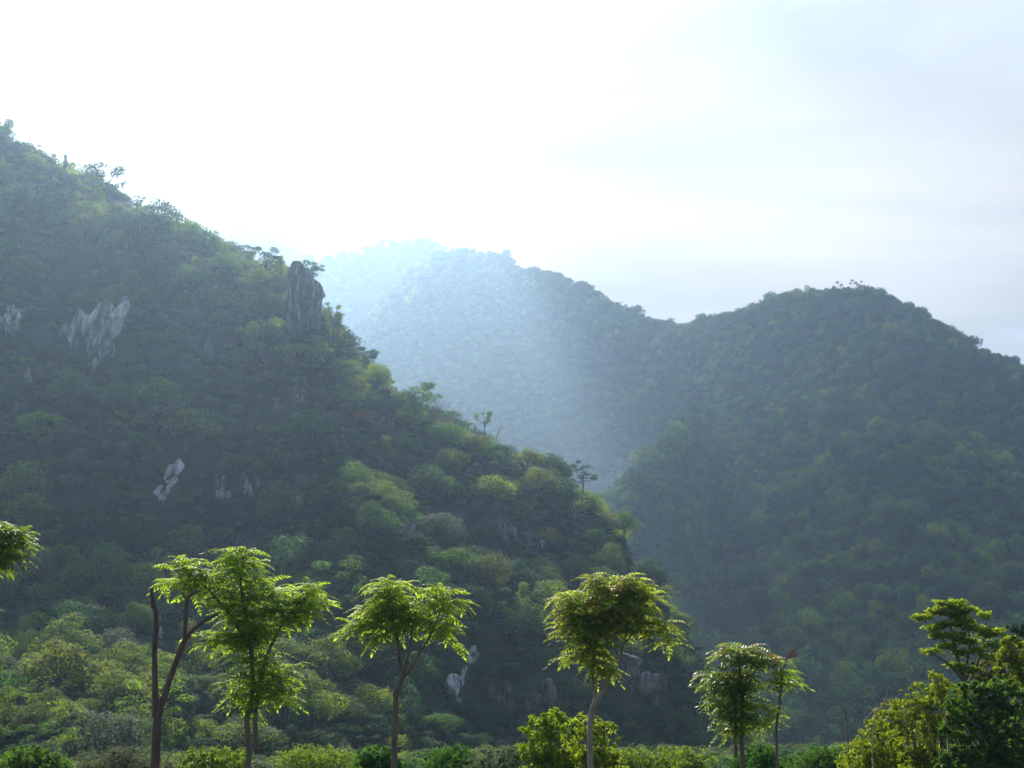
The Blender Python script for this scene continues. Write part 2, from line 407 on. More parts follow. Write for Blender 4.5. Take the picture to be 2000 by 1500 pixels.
far = Hill("hill", [
    (380, 620, 1300, 1020), (480, 560, 1320, 1020), (560, 520, 1340, 1020), (600, 506, 1350, 1020), (650, 503, 1360, 1020), (700, 494, 1370, 1020), (730, 482, 1375, 1020), (780, 472, 1380, 1020), (820, 465, 1380, 1020), (845, 472, 1380, 1020),
    (880, 500, 1380, 1020), (950, 560, 1380, 1020), (1100, 700, 1380, 1020)],
    prof_far, 400, 30.0, 200.0, 6.0, "pale peak fading into haze behind the rounded mountain", nu=110, nvf=60, seed=33.0, far=1.22)
furthest = Hill("hill", [
    (200, 620, 1900, 1500), (300, 520, 1900, 1500), (335, 470, 1900, 1500), (362, 446, 1900, 1500), (385, 456, 1900, 1500), (420, 456, 1900, 1500), (450, 446, 1900, 1500), (490, 441, 1900, 1500), (530, 452, 1900, 1500), (560, 470, 1900, 1500), (595, 497, 1900, 1500),
    (640, 560, 1900, 1500), (760, 700, 1900, 1500)],
    prof_far, 400, 24.0, 260.0, 6.0, "faintest and farthest summit, nearly lost in the bright haze", nu=100, nvf=50, seed=41.0, far=1.05)

# ------------------------------------------------------------------ tree prototypes for the slopes
def rot_from_dirs(n, up_jit, rg):
    """random orthonormal frames whose z axis follows the given normals with jitter"""
    n = n + rg.normal(0, up_jit, n.shape); n /= np.linalg.norm(n, axis=1, keepdims=True)
    a = rg.normal(0, 1, n.shape); x = np.cross(a, n); x /= np.linalg.norm(x, axis=1, keepdims=True)
    y = np.cross(n, x)
    return np.stack([x, y, n], 2)
LEAFQ_V = np.array([[-.5, 0, 0.04], [0, -.30, -.05], [.5, 0, .02], [0, .30, -.06]], float)
LEAFQ_F = np.array([[0, 1, 2, 3]])
def crown_mb(lobes, nleaf, size, rg, up=0.35, shell=0.28):
    """lobes: (cx,cy,cz,rx,ry,rz) ellipsoids; leaf-sprig faces spread through the outer layers of each"""
    mb = MB()
    w = np.array([l[3] * l[4] + l[3] * l[5] for l in lobes]); w = w / w.sum()
    for l, wi in zip(lobes, w):
        k = max(6, int(nleaf * wi))
        d = rg.normal(0, 1, (k, 3)); d[:, 2] += 0.45; d /= np.linalg.norm(d, axis=1, keepdims=True)
        r = 1 - shell * rg.random((k, 1)) ** 1.3
        r *= 1 + 0.18 * np.sin(d[:, :1] * 7 + l[0] * 5) * np.cos(d[:, 1:2] * 6 + l[1] * 3)
        r = np.where(rg.random((k, 1)) < .10, r * rg.uniform(1.05, 1.4, (k, 1)), r)
        p = d * r * np.array(l[3:6]) + np.array(l[:3])
        nn = d.copy(); nn[:, 2] += up
        Rm = rot_from_dirs(nn, 0.30, rg) * (size * rg.uniform(0.6, 1.35, (k, 1, 1)))
        mb.inst(LEAFQ_V, LEAFQ_F, Rm, p)
    return mb
def make_lobes(shape, rg, nl):
    out = []
    if shape == "dome":       # full crown down to the undergrowth; unit = crown radius
        for i in range(nl):
            a = i * 2.4 + rg.uniform(-.4, .4); t = (i + .5) / nl; e = math.asin(1 - t * 1.25) if t * 1.25 < 2 else 0
            rr = .66 * rg.uniform(.55, 1.30); q = rg.uniform(.17, .46)
            out.append((rr * math.cos(a) * math.cos(e), rr * math.sin(a) * math.cos(e), .78 + rr * .85 * math.sin(e) + rg.uniform(-.08, .1), q, q, q * .78))
    elif shape == "umbrella":
        for i in range(nl):
            a = i * 2.4 + rg.uniform(-.4, .4); rr = math.sqrt((i + .5) / nl) * .85
            z = 1.12 - 0.34 * rr ** 2 + rg.uniform(-.16, .1)
            q = rg.uniform(.22, .38); out.append((rr * math.cos(a), rr * math.sin(a), z, q, q, q * .5))
        for i in range(nl // 2):
            a = rg.uniform(0, 6.28); rr = rg.uniform(.2, .7)
            q = rg.uniform(.25, .35); out.append((rr * math.cos(a), rr * math.sin(a), rg.uniform(.35, .75), q, q, q * .6))
    elif shape == "tall":
        for i in range(nl):
            t = i / (nl - 1); a = rg.uniform(0, 6.28); rr = rg.uniform(.1, .55) * math.sin(math.pi * min(1, .25 + t * .8))
            q = rg.uniform(.24, .38); out.append((rr * math.cos(a), rr * math.sin(a), .7 + 1.9 * t, q, q, q * .8))
    elif shape == "sparse":
        for i in range(nl):
            a = rg.uniform(0, 6.28); rr = rg.uniform(.35, 1.0)
            z = rg.uniform(.9, 2.0) - .35 * rr
            q = rg.uniform(.16, .30); out.append((rr * math.cos(a), rr * math.sin(a), z, q, q, q * .5))
    elif shape == "bush":
        for i in range(nl):
            a = rg.uniform(0, 6.28); rr = math.sqrt(rg.uniform(0, 1)) * 0.7
            z = .25 + .45 * (1 - rr ** 2) + rg.uniform(-.12, .15)
            q = rg.uniform(.25, .42); out.append((rr * math.cos(a), rr * math.sin(a), z, q, q, q * .8))
    return out
def trunk_mb(lobes, rg, r0=0.055, zf=0.55, twigs=True):
    mb = MB()
    top = Vector((rg.uniform(-.12, .12), rg.uniform(-.12, .12), zf + .25))
    path = smooth_path([(Vector((0, 0, -.6)), r0 * 1.5), (Vector((rg.uniform(-.05, .05), rg.uniform(-.05, .05), zf * .5)), r0), (top, r0 * .75)], 3)
    mb.tube([p for p, r in path], [r for p, r in path], 6)
    for l in lobes:
        c = Vector(l[:3]); st = path[-2 - int(rg.integers(0, 3))][0]
        m_ = st.lerp(c, .5) + Vector((rg.uniform(-.08, .08), rg.uniform(-.08, .08), -.08))
        pp = smooth_path([(st, r0 * .5), (m_, r0 * .32), (c, r0 * .14)], 2)
        mb.tube([p for p, r in pp], [r for p, r in pp], 4)
        if twigs:
            for _ in range(2):
                e = c + Vector((rg.uniform(-1, 1) * l[3], rg.uniform(-1, 1) * l[4], rg.uniform(0, 1) * l[5]))
                mb.tube([c.lerp(m_, .2), c.lerp(e, .5) + Vector((0, 0, .02)), e], [r0 * .16, r0 * .1, r0 * .04], 3, cap=False)
    return mb
PROTO = {}     # shape -> list of (crown mesh, trunk mesh)
def proto_mesh(mb, name, mat):
    return mesh_np(name, np.concatenate(mb.V), np.concatenate(mb.Q), False, [mat])
for shape, nl, cnt, nleaf in (("dome", 22, 4, 3600), ("umbrella", 18, 3, 3000), ("tall", 13, 3, 2600), ("sparse", 17, 3, 1500), ("bush", 12, 3, 2200)):
    PROTO[shape] = []
    for v in range(cnt):
        rg = np.random.default_rng(100 + v + nl * 7)
        lobes = make_lobes(shape, rg, nl)
        cm_ = proto_mesh(crown_mb(lobes, nleaf, 0.085, rg), "crown", LM["green"])
        tm_ = proto_mesh(trunk_mb(lobes, rg, zf=.1 if shape == "bush" else .55), "trunk", BARK_FAR)
        PROTO[shape].append((cm_, tm_))
def proto_collection(name, specs):
    """joined crown+trunk prototypes, used only by the uncountable woods"""
    c = bpy.data.collections.new(name)
    for i, (shape, mat, nleaf, size, nl) in enumerate(specs):
        rg = np.random.default_rng(500 + i * 13 + nleaf)
        lobes = make_lobes(shape, rg, nl)
        mb = crown_mb(lobes, nleaf, size, rg); tb = trunk_mb(lobes, rg, zf=.1 if shape == "bush" else .55, twigs=False)
        V = np.concatenate(mb.V + tb.V)
        Q1 = np.concatenate(mb.Q); Q2 = np.concatenate(tb.Q) + mb.n
        me = mesh_np("wood_tree", V, np.concatenate([Q1, Q2]), False, [LM[mat], BARK_FAR], np.r_[np.zeros(len(Q1)), np.ones(len(Q2))])
        o = bpy.data.objects.new("%s_%02d" % (name, i), me); c.objects.link(o)
    return c
def wood(name, pts, scl, idx, coll, label):
    me = bpy.data.meshes.new(name)
    me.vertices.add(len(pts)); me.vertices.foreach_set("co", np.asarray(pts, np.float32).ravel())
    a = me.attributes.new("tscale", "FLOAT_VECTOR", "POINT"); a.data.foreach_set("vector", np.asarray(scl, np.float32).ravel())
    a = me.attributes.new("trot", "FLOAT_VECTOR", "POINT"); rr = np.zeros((len(pts), 3), np.float32); rr[:, 2] = rng.uniform(0, 6.28, len(pts)); rr[:, :2] = rng.normal(0, .08, (len(pts), 2))
    a.data.foreach_set("vector", rr.ravel())
    a = me.attributes.new("tidx", "INT", "POINT"); a.data.foreach_set("value", np.asarray(idx, np.int32))
    o = link(name, me)
    g = bpy.data.node_groups.new(name, "GeometryNodeTree")
    g.interface.new_socket("Geometry", in_out="INPUT", socket_type="NodeSocketGeometry")
    g.interface.new_socket("Geometry", in_out="OUTPUT", socket_type="NodeSocketGeometry")
    gi = g.nodes.new("NodeGroupInput"); go = g.nodes.new("NodeGroupOutput")
    ci = g.nodes.new("GeometryNodeCollectionInfo"); ci.inputs["Collection"].default_value = coll
    ci.inputs["Separate Children"].default_value = True; ci.inputs["Reset Children"].default_value = True
    ip = g.nodes.new("GeometryNodeInstanceOnPoints"); ip.inputs["Pick Instance"].default_value = True
    def na(nm, typ):
        n = g.nodes.new("GeometryNodeInputNamedAttribute"); n.data_type = typ; n.inputs["Name"].default_value = nm; return n.outputs[0]
    m2p = g.nodes.new("GeometryNodeMeshToPoints")
    g.links.new(gi.outputs[0], m2p.inputs[0]); g.links.new(m2p.outputs[0], ip.inputs["Points"])
    g.links.new(ci.outputs[0], ip.inputs["Instance"])
    g.links.new(na("tidx", "INT"), ip.inputs["Instance Index"])
    g.links.new(na("trot", "FLOAT_VECTOR"), ip.inputs["Rotation"])
    g.links.new(na("tscale", "FLOAT_VECTOR"), ip.inputs["Scale"])
    g.links.new(ip.outputs[0], go.inputs[0])
    md = o.modifiers.new("trees", "NODES"); md.node_group = g
    return tag(o, label, "forest", kind="stuff")
def spaced(pts, dist):
    """greedy minimum spacing; dist is a function of the point index"""
    cell = {}; keep = []
    cs = 6.0
    for i, p in enumerate(pts):
        d = dist[i]; kx, ky, kz = (int(p[0] // cs), int(p[1] // cs), int(p[2] // cs)); r = int(d // cs) + 1; ok = True
        for ax in range(kx - r, kx + r + 1):
            for ay in range(ky - r, ky + r + 1):
                for az in range(kz - r, kz + r + 1):
                    for q in cell.get((ax, ay, az), ()):
                        if (pts[q] - p) @ (pts[q] - p) < d * d: ok = False; break
                    if not ok: break
                if not ok: break
            if not ok: break
        if ok: keep.append(i); cell.setdefault((kx, ky, kz), []).append(i)
    return keep

# ------------------------------------------------------------------ rocks (pixel centre, size in pixels)
def rock_mesh(name, w, h, d, seed, mat, rough=0.18, tilt=0.0, pts=None, blocks=0):
    """fractured limestone: angular blocks cut by planes, fused side by side, with vertical flutes and cracks"""
    rg = np.random.default_rng(seed)
    AV = []; AQ = []; nb = 0
    specs = []
    if pts is not None or blocks == 1: specs = [(0, 0, 0, 1, 1, 1, pts)]
    else:
        for i in range(blocks or 9):
            a = rg.uniform(0, 6.28); r = math.sqrt(rg.uniform(0, 1)) * .72
            sx = rg.uniform(.22, .48); sz = rg.uniform(.28, .6)
            specs.append((r * math.cos(a), rg.uniform(-.25, .35), r * math.sin(a), sx, rg.uniform(.45, .8), sz, None))
    for (ox, oy, oz, sx, sy, sz, pt) in specs:
        nu, nv = (84, 64) if pt is not None else (40, 30)
        planes = [(Vector((rg.normal(), rg.normal(), rg.normal() * .6)).normalized(), rg.uniform(.42, .8)) for _ in range(14)]
        V = np.zeros((nu, nv, 3)); sd = rg.uniform(0, 50)
        for i in range(nu):
            for j in range(nv):
                a = 2 * math.pi * i / nu; b = math.pi * j / (nv - 1) - math.pi / 2
                v = Vector((math.cos(a) * math.cos(b), math.sin(a) * math.cos(b), math.sin(b)))
                if pt is not None:
                    wz = np.interp(v.z, [q[0] for q in pt], [q[1] for q in pt]); off = np.interp(v.z, [q[0] for q in pt], [q[2] for q in pt])
                    cc = Vector((math.cos(a), math.sin(a), 0)); k = 1 / max(abs(cc.x), abs(cc.y), .74) * .8
                    end = min(1, (1 - abs(v.z)) * 14) if v.z < 0 else min(1, (1 - v.z) * 30)
                    v = Vector((cc.x * wz * k * end + off, cc.y * max(wz, .25) * k * end, v.z))
                    for n_, kk in planes[:6]:
                        q = v.dot(n_) - kk * 1.15
                        if q > 0: v -= n_ * q * .6
                else:
                    for n_, kk in planes:
                        q = v.dot(n_)
                        if q > kk: v -= n_ * (q - kk)
                flute = abs(fbm(v.x * 4 * (1 if pt is None else 1.8) + sd, v.y * 4, v.z * .7, 4))
                f = fbm(v.x * 2 + sd, v.y * 2, v.z * 1.2, 5) * rough * .7 - flute * rough * .8 - max(0, .08 - abs(fbm(v.x * 2.2 + sd + 9, v.y * 2.2, v.z * 2.5, 3))) * 1.2
                v = Vector((v.x * (1 + f), v.y * (1 + f), v.z * (1 + f * .3)))
                x, y, z = ox + v.x * sx, oy + v.y * sy, oz + v.z * sz
                V[i, j] = (x * w / 2 + z * tilt * w / 2, y * d / 2, z * h / 2)
        V[:, 0] = V[:, 0].mean(0); V[:, -1] = V[:, -1].mean(0)
        AV.append(V.reshape(-1, 3))
        ii, jj = np.meshgrid(np.arange(nu), np.arange(nv - 1), indexing="ij"); i2 = (ii + 1) % nu
        AQ.append(np.stack([ii * nv + jj, i2 * nv + jj, i2 * nv + jj + 1, ii * nv + jj + 1], -1).reshape(-1, 4) + nb); nb += nu * nv
    return mesh_np(name, np.concatenate(AV), np.concatenate(AQ), False, [mat])
KEEP_CLEAR = []       # (px, py, rx, ry, y) where nothing may stand in front
def rock(name, px, py, wpx, hpx, label, cat, mat, seed, depth=1.0, tilt=0.0, rough=0.18, pts=None, push=0.25, hill=near, group=None, rotx=0.0, clear=0.78, blocks=0):
    p = hill.pick(px, py + hpx * .25)
    k = p.y / F * 1.02
    w, h = wpx * k, hpx * k
    c = P(px, py, p.y + push * h * depth - .15 * w)
    o = link(name, rock_mesh(name, w, h, max(w, h * .4) * depth, seed, mat, rough, tilt, pts, blocks), loc=c)
    o.rotation_euler = (rotx, 0, 0)
    KEEP_CLEAR.append((px, py, wpx * .5 * clear, hpx * .5 * clear, p.y))
    return tag(o, label, cat, group)
pin_pts = [(-1, 1.0, 0.0), (-.3, 1.0, .05), (.1, .92, .02), (.3, .80, -.08), (.6, .52, -.28), (.85, .30, -.38), (1, .12, -.42)]
rock("rock_pinnacle", 598, 582, 104, 156, "grey limestone pinnacle with pale vertical streaks on the ridge", "rock", ROCK_DARK, 5, .9, 0, .16, pin_pts, push=.02, clear=.84)
rock("cliff", 205, 645, 122, 160, "pale streaked cliff face, largest on the shaded slope", "cliff", ROCK_PALE, 11, .5, .12, .16, rotx=R(-18))
rock("cliff", 146, 645, 66, 100, "narrow streaked cliff beside the largest pale cliff face", "cliff", ROCK_PALE, 12, .6, .1, .16, rotx=R(-18))
rock("cliff", 18, 625, 70, 80, "pale cliff face at the far left edge of the slope", "cliff", ROCK_PALE, 13, .6, -.15, .16, rotx=R(-18))
rock("rock_outcrop", 186, 706, 40, 42, "low pale outcrop at the foot of the streaked cliff", "rock", ROCK_PALE, 14, .7, .2, .2, rotx=R(-18))
rock("rock_outcrop", 58, 738, 26, 48, "slim pale outcrop low on the left of the slope, under the cliffs", "rock", ROCK_PALE, 15, .7, .1, .2)
rock("rock_outcrop", 334, 925, 40, 62, "upper slab of the leaning white rock in the dark forest", "rock", ROCK_WHITE, 16, .5, .45, .15)
rock("rock_outcrop", 312, 968, 38, 48, "lower slab of the leaning white rock in the dark forest", "rock", ROCK_WHITE, 17, .5, .45, .15)
rock("rock_outcrop", 432, 955, 42, 60, "grey hollowed outcrop just right of the leaning white rock", "rock", ROCK_PALE, 18, .6, .1, .22)
rock("rock_outcrop", 488, 945, 46, 56, "rounded grey outcrop under a bushy knoll", "rock", ROCK_PALE, 19, .6, -.1, .2)
rock("rock_outcrop", 790, 1040, 44, 46, "small angular grey outcrop below the sunlit shoulder", "rock", ROCK_PALE, 20, .6, .1, .2)
rock("rock_outcrop", 985, 1040, 66, 78, "long grey ledge sloping down through the sunlit trees", "rock", ROCK_DARK, 21, .6, -.35, .2)
rock("rock_outcrop", 1040, 1058, 54, 36, "low grey ledge beside the golden tree", "rock", ROCK_DARK, 22, .6, -.2, .2)
rock("boulder", 886, 1342, 44, 50, "bright angular white boulder at the foot of the hill", "boulder", ROCK_WHITE, 23, .9, -.05, .12, push=0, blocks=1, clear=.95)
rock("boulder", 894, 1368, 22, 16, "small rounded boulder just under the bright white boulder", "boulder", ROCK_PALE, 24, .9, 0, .15, push=0, blocks=1)
rock("rock_outcrop", 906, 1322, 20, 36, "thin white rock touching the right side of the bright boulder", "rock", ROCK_WHITE, 25, .7, .35, .2, push=0)
rock("rock_outcrop", 922, 1284, 30, 44, "broken white scree rock above the bright boulder", "rock", ROCK_WHITE, 26, .7, .4, .3, push=0)
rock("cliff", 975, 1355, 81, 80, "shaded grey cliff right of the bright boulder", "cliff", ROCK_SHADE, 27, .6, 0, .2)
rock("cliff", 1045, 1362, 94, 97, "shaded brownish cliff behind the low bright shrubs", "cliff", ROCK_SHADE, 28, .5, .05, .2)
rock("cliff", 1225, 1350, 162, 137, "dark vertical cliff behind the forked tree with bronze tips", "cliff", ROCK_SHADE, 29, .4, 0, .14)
rock("boulder", 44, 1298, 36, 30, "rounded grey boulder among bushes low on the left", "boulder", ROCK_PALE, 30, .9, 0, .15, push=0, blocks=4)
rock("boulder", 314, 1238, 14, 30, "small white boulder behind the tall bare stem", "boulder", ROCK_WHITE, 31, .9, 0, .15, push=0, blocks=1)
rock("rock_outcrop", 590, 770, 46, 60, "faint shaded rock face below the pinnacle", "rock", ROCK_DARK, 33, .6, 0, .2)
rock("rock_outcrop", 545, 790, 40, 36, "low shaded rock left of the faint rock face", "rock", ROCK_DARK, 34, .6, 0, .2)
rock("rock_outcrop", 412, 680, 30, 56, "narrow shaded rock between the streaked cliff and the pinnacle", "rock", ROCK_DARK, 35, .6, 0, .2)
rock("rock_outcrop", 468, 1058, 16, 10, "tiny white rock above the tall leafy tree", "rock", ROCK_WHITE, 36, .8, 0, .2, push=0)
rock("rock_outcrop", 1130, 1035, 26, 34, "small shaded rock right of the golden tree", "rock", ROCK_DARK, 37, .6, 0, .2)

# ------------------------------------------------------------------ trees of the near hillside
def clear_of_rocks(p, rad):
    """False when a crown of this radius at p would hide a rock"""
    px, py = PX(np.array(p)); rp = rad * F / p[1]
    for (cx_, cy_2, rx, ry, yy) in KEEP_CLEAR:
        if p[1] < yy + 8 and abs(px - cx_) < rx + rp * .55 and (py - rp * 1.9) < cy_2 + ry * .9 and py > cy_2 - ry - rp * .1:
            if py - rp * 1.7 < cy_2 + ry * .7: return False
    return True
def hill_tree(p, shape, mat, rad, hs, label, cat="tree", name="hillside_tree", group="trees on the near hillside", rz=None, v=None, crown_label=None):
    o = empty(name, p, label, cat, group)
    cmsh, tmsh = PROTO[shape][v if v is not None else rnd.randrange(len(PROTO[shape]))]
    o.scale = (rad * rnd.uniform(.85, 1.2), rad * rnd.uniform(.85, 1.2), rad * hs); o.rotation_euler = (rnd.uniform(-.08, .08), rnd.uniform(-.08, .08), rz if rz is not None else rnd.uniform(0, 6.28))
    c = link("crown", cmsh, o); t = link("trunk", tmsh, o)
    c.material_slots[0].link = "OBJECT"; c.material_slots[0].material = LM[mat]
    return o
NOGO = []    # (x, y, z, r) taken by hand-placed trees
def special(px, py, shape, mat, rad, hs, label, name="hillside_tree", v=None, rz=None, dy=0, cat="tree"):
    """a hand-placed tree whose crown is centred near the pixel"""
    p = near.pick(px, py + rad * hs * 1.1 * F / 300)
    q = P(px, py, p.y + dy) - Vector((0, 0, rad * hs * 1.35))
    NOGO.append((q.x, q.y, q.z, rad * 1.0))
    return hill_tree(q, shape, mat, rad, hs, label, cat, name, v=v, rz=rz)
special(14, 278, "tall", "green", 3.6, 1.2, "tall ragged tree on the crest at the left frame edge")
special(200, 338, "sparse", "deep", 5.2, .95, "wide open-crowned tree standing out on the upper ridge")
special(128, 325, "tall", "deep", 1.7, 1.2, "thin dark tree poking up left of the wide open-crowned ridge tree")
special(268, 390, "sparse", "deep", 2.8, 1.0, "small dark tree leaning off the upper ridge")
special(482, 492, "sparse", "deep", 3.6, 1.0, "dark airy tree on the ridge, left of the dark pair")
special(522, 496, "sparse", "deep", 3.4, 1.1, "dark airy tree on the ridge, nearest the pinnacle")
special(600, 524, "sparse", "deep", 3.0, .8, "umbrella-shaped tree on top of the rock pinnacle")
special(551, 520, "tall", "lime", 1.8, .9, "small sunlit tree in the notch left of the pinnacle")
special(626, 563, "bush", "deep", 1.6, 1.2, "dark bush clinging to the right edge of the pinnacle", name="bush", cat="bush")
special(652, 606, "sparse", "lime", 2.6, 1.2, "pale sunlit tree hanging off the right flank of the pinnacle")
special(660, 640, "tall", "green", 2.2, 1.0, "bushy tree under the pale tree right of the pinnacle")
special(728, 682, "umbrella", "deep", 1.3, 1.6, "tiny flat-topped tree alone against the haze")
special(836, 745, "umbrella", "green", 1.6, 1.2, "small flat tree on the ridge above the bare grey tree")
special(946, 812, "sparse", "green", 2.0, 1.0, "small leafy tree leaning out right of the bare grey tree")
special(1138, 915, "sparse", "deep", 2.6, 1.1, "slim dark tree leaning out over the valley haze")
special(708, 806, "dome", "rust", 2.2, .9, "rusty orange tree on the sunlit shoulder")
special(1068, 1040, "dome", "gold", 2.8, .85, "golden yellow tree beside the grey ledges")
special(1185, 1082, "dome", "olive", 4.3, .95, "large straw-coloured tree above the bronze-tipped tree")
special(755, 895, "tall", "lime", 2.8, 1.0, "yellow-green tree, pointed, highest of the bright pair")
special(762, 940, "dome", "lime", 4.3, .85, "broad yellow-green tree, lower of the bright pair")
special(875, 885, "dome", "lime", 4.2, .9, "broad lime tree in the middle of the sunlit shoulder")
special(795, 800, "dome", "lime", 3.2, 1.1, "bright tree left of the bare grey tree")
special(690, 745, "dome", "lime", 3.0, 1.0, "sunlit tree on the shoulder below the pinnacle")
special(735, 725, "dome", "lime", 3.2, .9, "pale sunlit tree at the shoulder edge")
special(170, 430, "dome", "lime", 5.0, 1.0, "large sunlit tree high on the upper slope")
special(95, 480, "dome", "olive", 3.6, 1.1, "yellowish olive tree under the large sunlit upper tree")
special(410, 800, "umbrella", "green", 5.8, .8, "broad flat-topped green tree in the middle of the dark slope")
special(85, 805, "umbrella", "lime", 4.0, .9, "lighter flat-topped tree left on the dark slope")
special(460, 895, "dome", "green", 4.5, .8, "leafy knoll tree above the rounded grey outcrop")
special(45, 925, "dome", "lime", 5.0, 1.0, "large bright tree by the left edge at mid height")
special(60, 975, "dome", "lime", 4.0, .9, "bright tree right under the large one by the left edge")
special(1220, 1010, "dome", "green", 3.0, .9, "round tree near the lower end of the skyline ridge")
special(1330, 1200, "umbrella", "green", 2.6, .9, "layered tree jutting from the steep right flank")
special(1375, 1310, "dome", "lime", 3.0, .9, "sunlit tree at the bottom right foot of the hill")
special(1300, 1225, "dome", "lime", 3.2, .9, "sunlit tree on the flank right of the bronze-tipped tree")
special(1065, 1150, "dome", "lime", 4.0, .8, "bright tree left of the straw-coloured tree")
special(1020, 1180, "tall", "lime", 2.4, .9, "pointed bright tree left above the bronze-tipped tree")

def bare_tree(px0, py0, px1, py1, d, n, rad, label, mat, name="bare_tree", seed=1, spread=1.0, group=None):
    """leafless tree: stems from the foot fan out to the given top"""
    rg = random.Random(seed)
    a = P(px0, py0, d); b = P(px1, py1, d)
    mb = MB(); h = (b - a).length
    def grow(p, dr, ln, r, lv):
        q = p + dr * ln
        m_ = p.lerp(q, .5) + Vector((rg.uniform(-1, 1), rg.uniform(-1, 1), rg.uniform(-1, 1))) * ln * .07
        mb.tube([p, m_, q], [r, r * .8, r * .6], 4, cap=False)
        if lv > 0:
            for _ in range(rg.choice((2, 3, 3))):
                nd = (dr + Vector((rg.uniform(-1, 1), rg.uniform(-1, 1), rg.uniform(-.5, .9))) * .55 * spread).normalized()
                grow(p.lerp(q, rg.uniform(.6, 1)), nd, ln * rg.uniform(.5, .8), r * .55, lv - 1)
    dr = (b - a).normalized()
    for i in range(n):
        dd = (dr + Vector((rg.uniform(-1, 1), rg.uniform(-1, 1), rg.uniform(-.4, .4))) * .33 * spread).normalized()
        grow(a, dd, h * rg.uniform(.35, .5), rad, 3)
    o = mb.build(name, mat, origin=a); o.location = a
    return tag(o, label, "tree", group)
bare_tree(800, 925, 905, 770, 268, 7, .10, "bare grey tree fanning out on the skyline of the shoulder", BARK_PALE, seed=3, spread=.8)
bare_tree(830, 850, 860, 775, 285, 5, .07, "second bare grey tree, smaller, behind the fanning one", BARK_PALE, seed=5, spread=.9)
p0 = P(970, 860, 279)
mb = MB(); mb.tube([P(968, 858, 279), P(974, 842, 279), P(981, 826, 279)], [.11, .09, .04], 5); mb.tube([P(975, 838, 279), P(983, 836, 279)], [.05, .02], 4)
o = mb.build("dead_branch", BARK, origin=p0); o.location = p0; tag(o, "lone dark dead stem sticking up from the skyline", "branch")
bare_tree(735, 1040, 728, 985, 232, 4, .09, "pale fallen dead tree tangled above the small angular outcrop", BARK_PALE, "dead_tree", seed=8, spread=1.4)
bare_tree(20, 1245, 35, 1205, 150, 5, .05, "leafless brown shrub above the rounded grey boulder", BARK_FAR, "bare_shrub", seed=9, spread=1.6)
bare_tree(1300, 1345, 1303, 1300, 205, 3, .05, "thin pale sapling in front of the dark cliff", BARK_PALE, "bare_tree", seed=12, spread=1.2)

# random fill of the slope
cand = near.sample(9000, np.random.default_rng(11), near.nvf + 4)
cpx, cpy = PX(cand)
ok = (cpx > -140) & (cpx < 1470) & (cpy > 150) & (cpy < 1640)
cand = cand[ok]; cpx = cpx[ok]; cpy = cpy[ok]
rgt = np.random.default_rng(12)
rads = rgt.uniform(2.6, 5.8, len(cand))
rads *= np.interp(cand[:, 1], [110, 180, 320], [0.62, 0.85, 1.05])
keep = spaced(cand, rads * 1.12)
trees = []
for i in keep:
    p = cand[i]; r = rads[i]
    if any((p[0] - a) ** 2 + (p[1] - b) ** 2 < (rr + r * .35) ** 2 and abs(p[2] - c) < rr * 2.2 for a, b, c, rr in NOGO): continue
    if not clear_of_rocks(p + np.array([0, 0, 0.]), r): continue
    trees.append((p, r, cpx[i], cpy[i]))
trees.sort(key=lambda t: -t[1] / t[0][1])
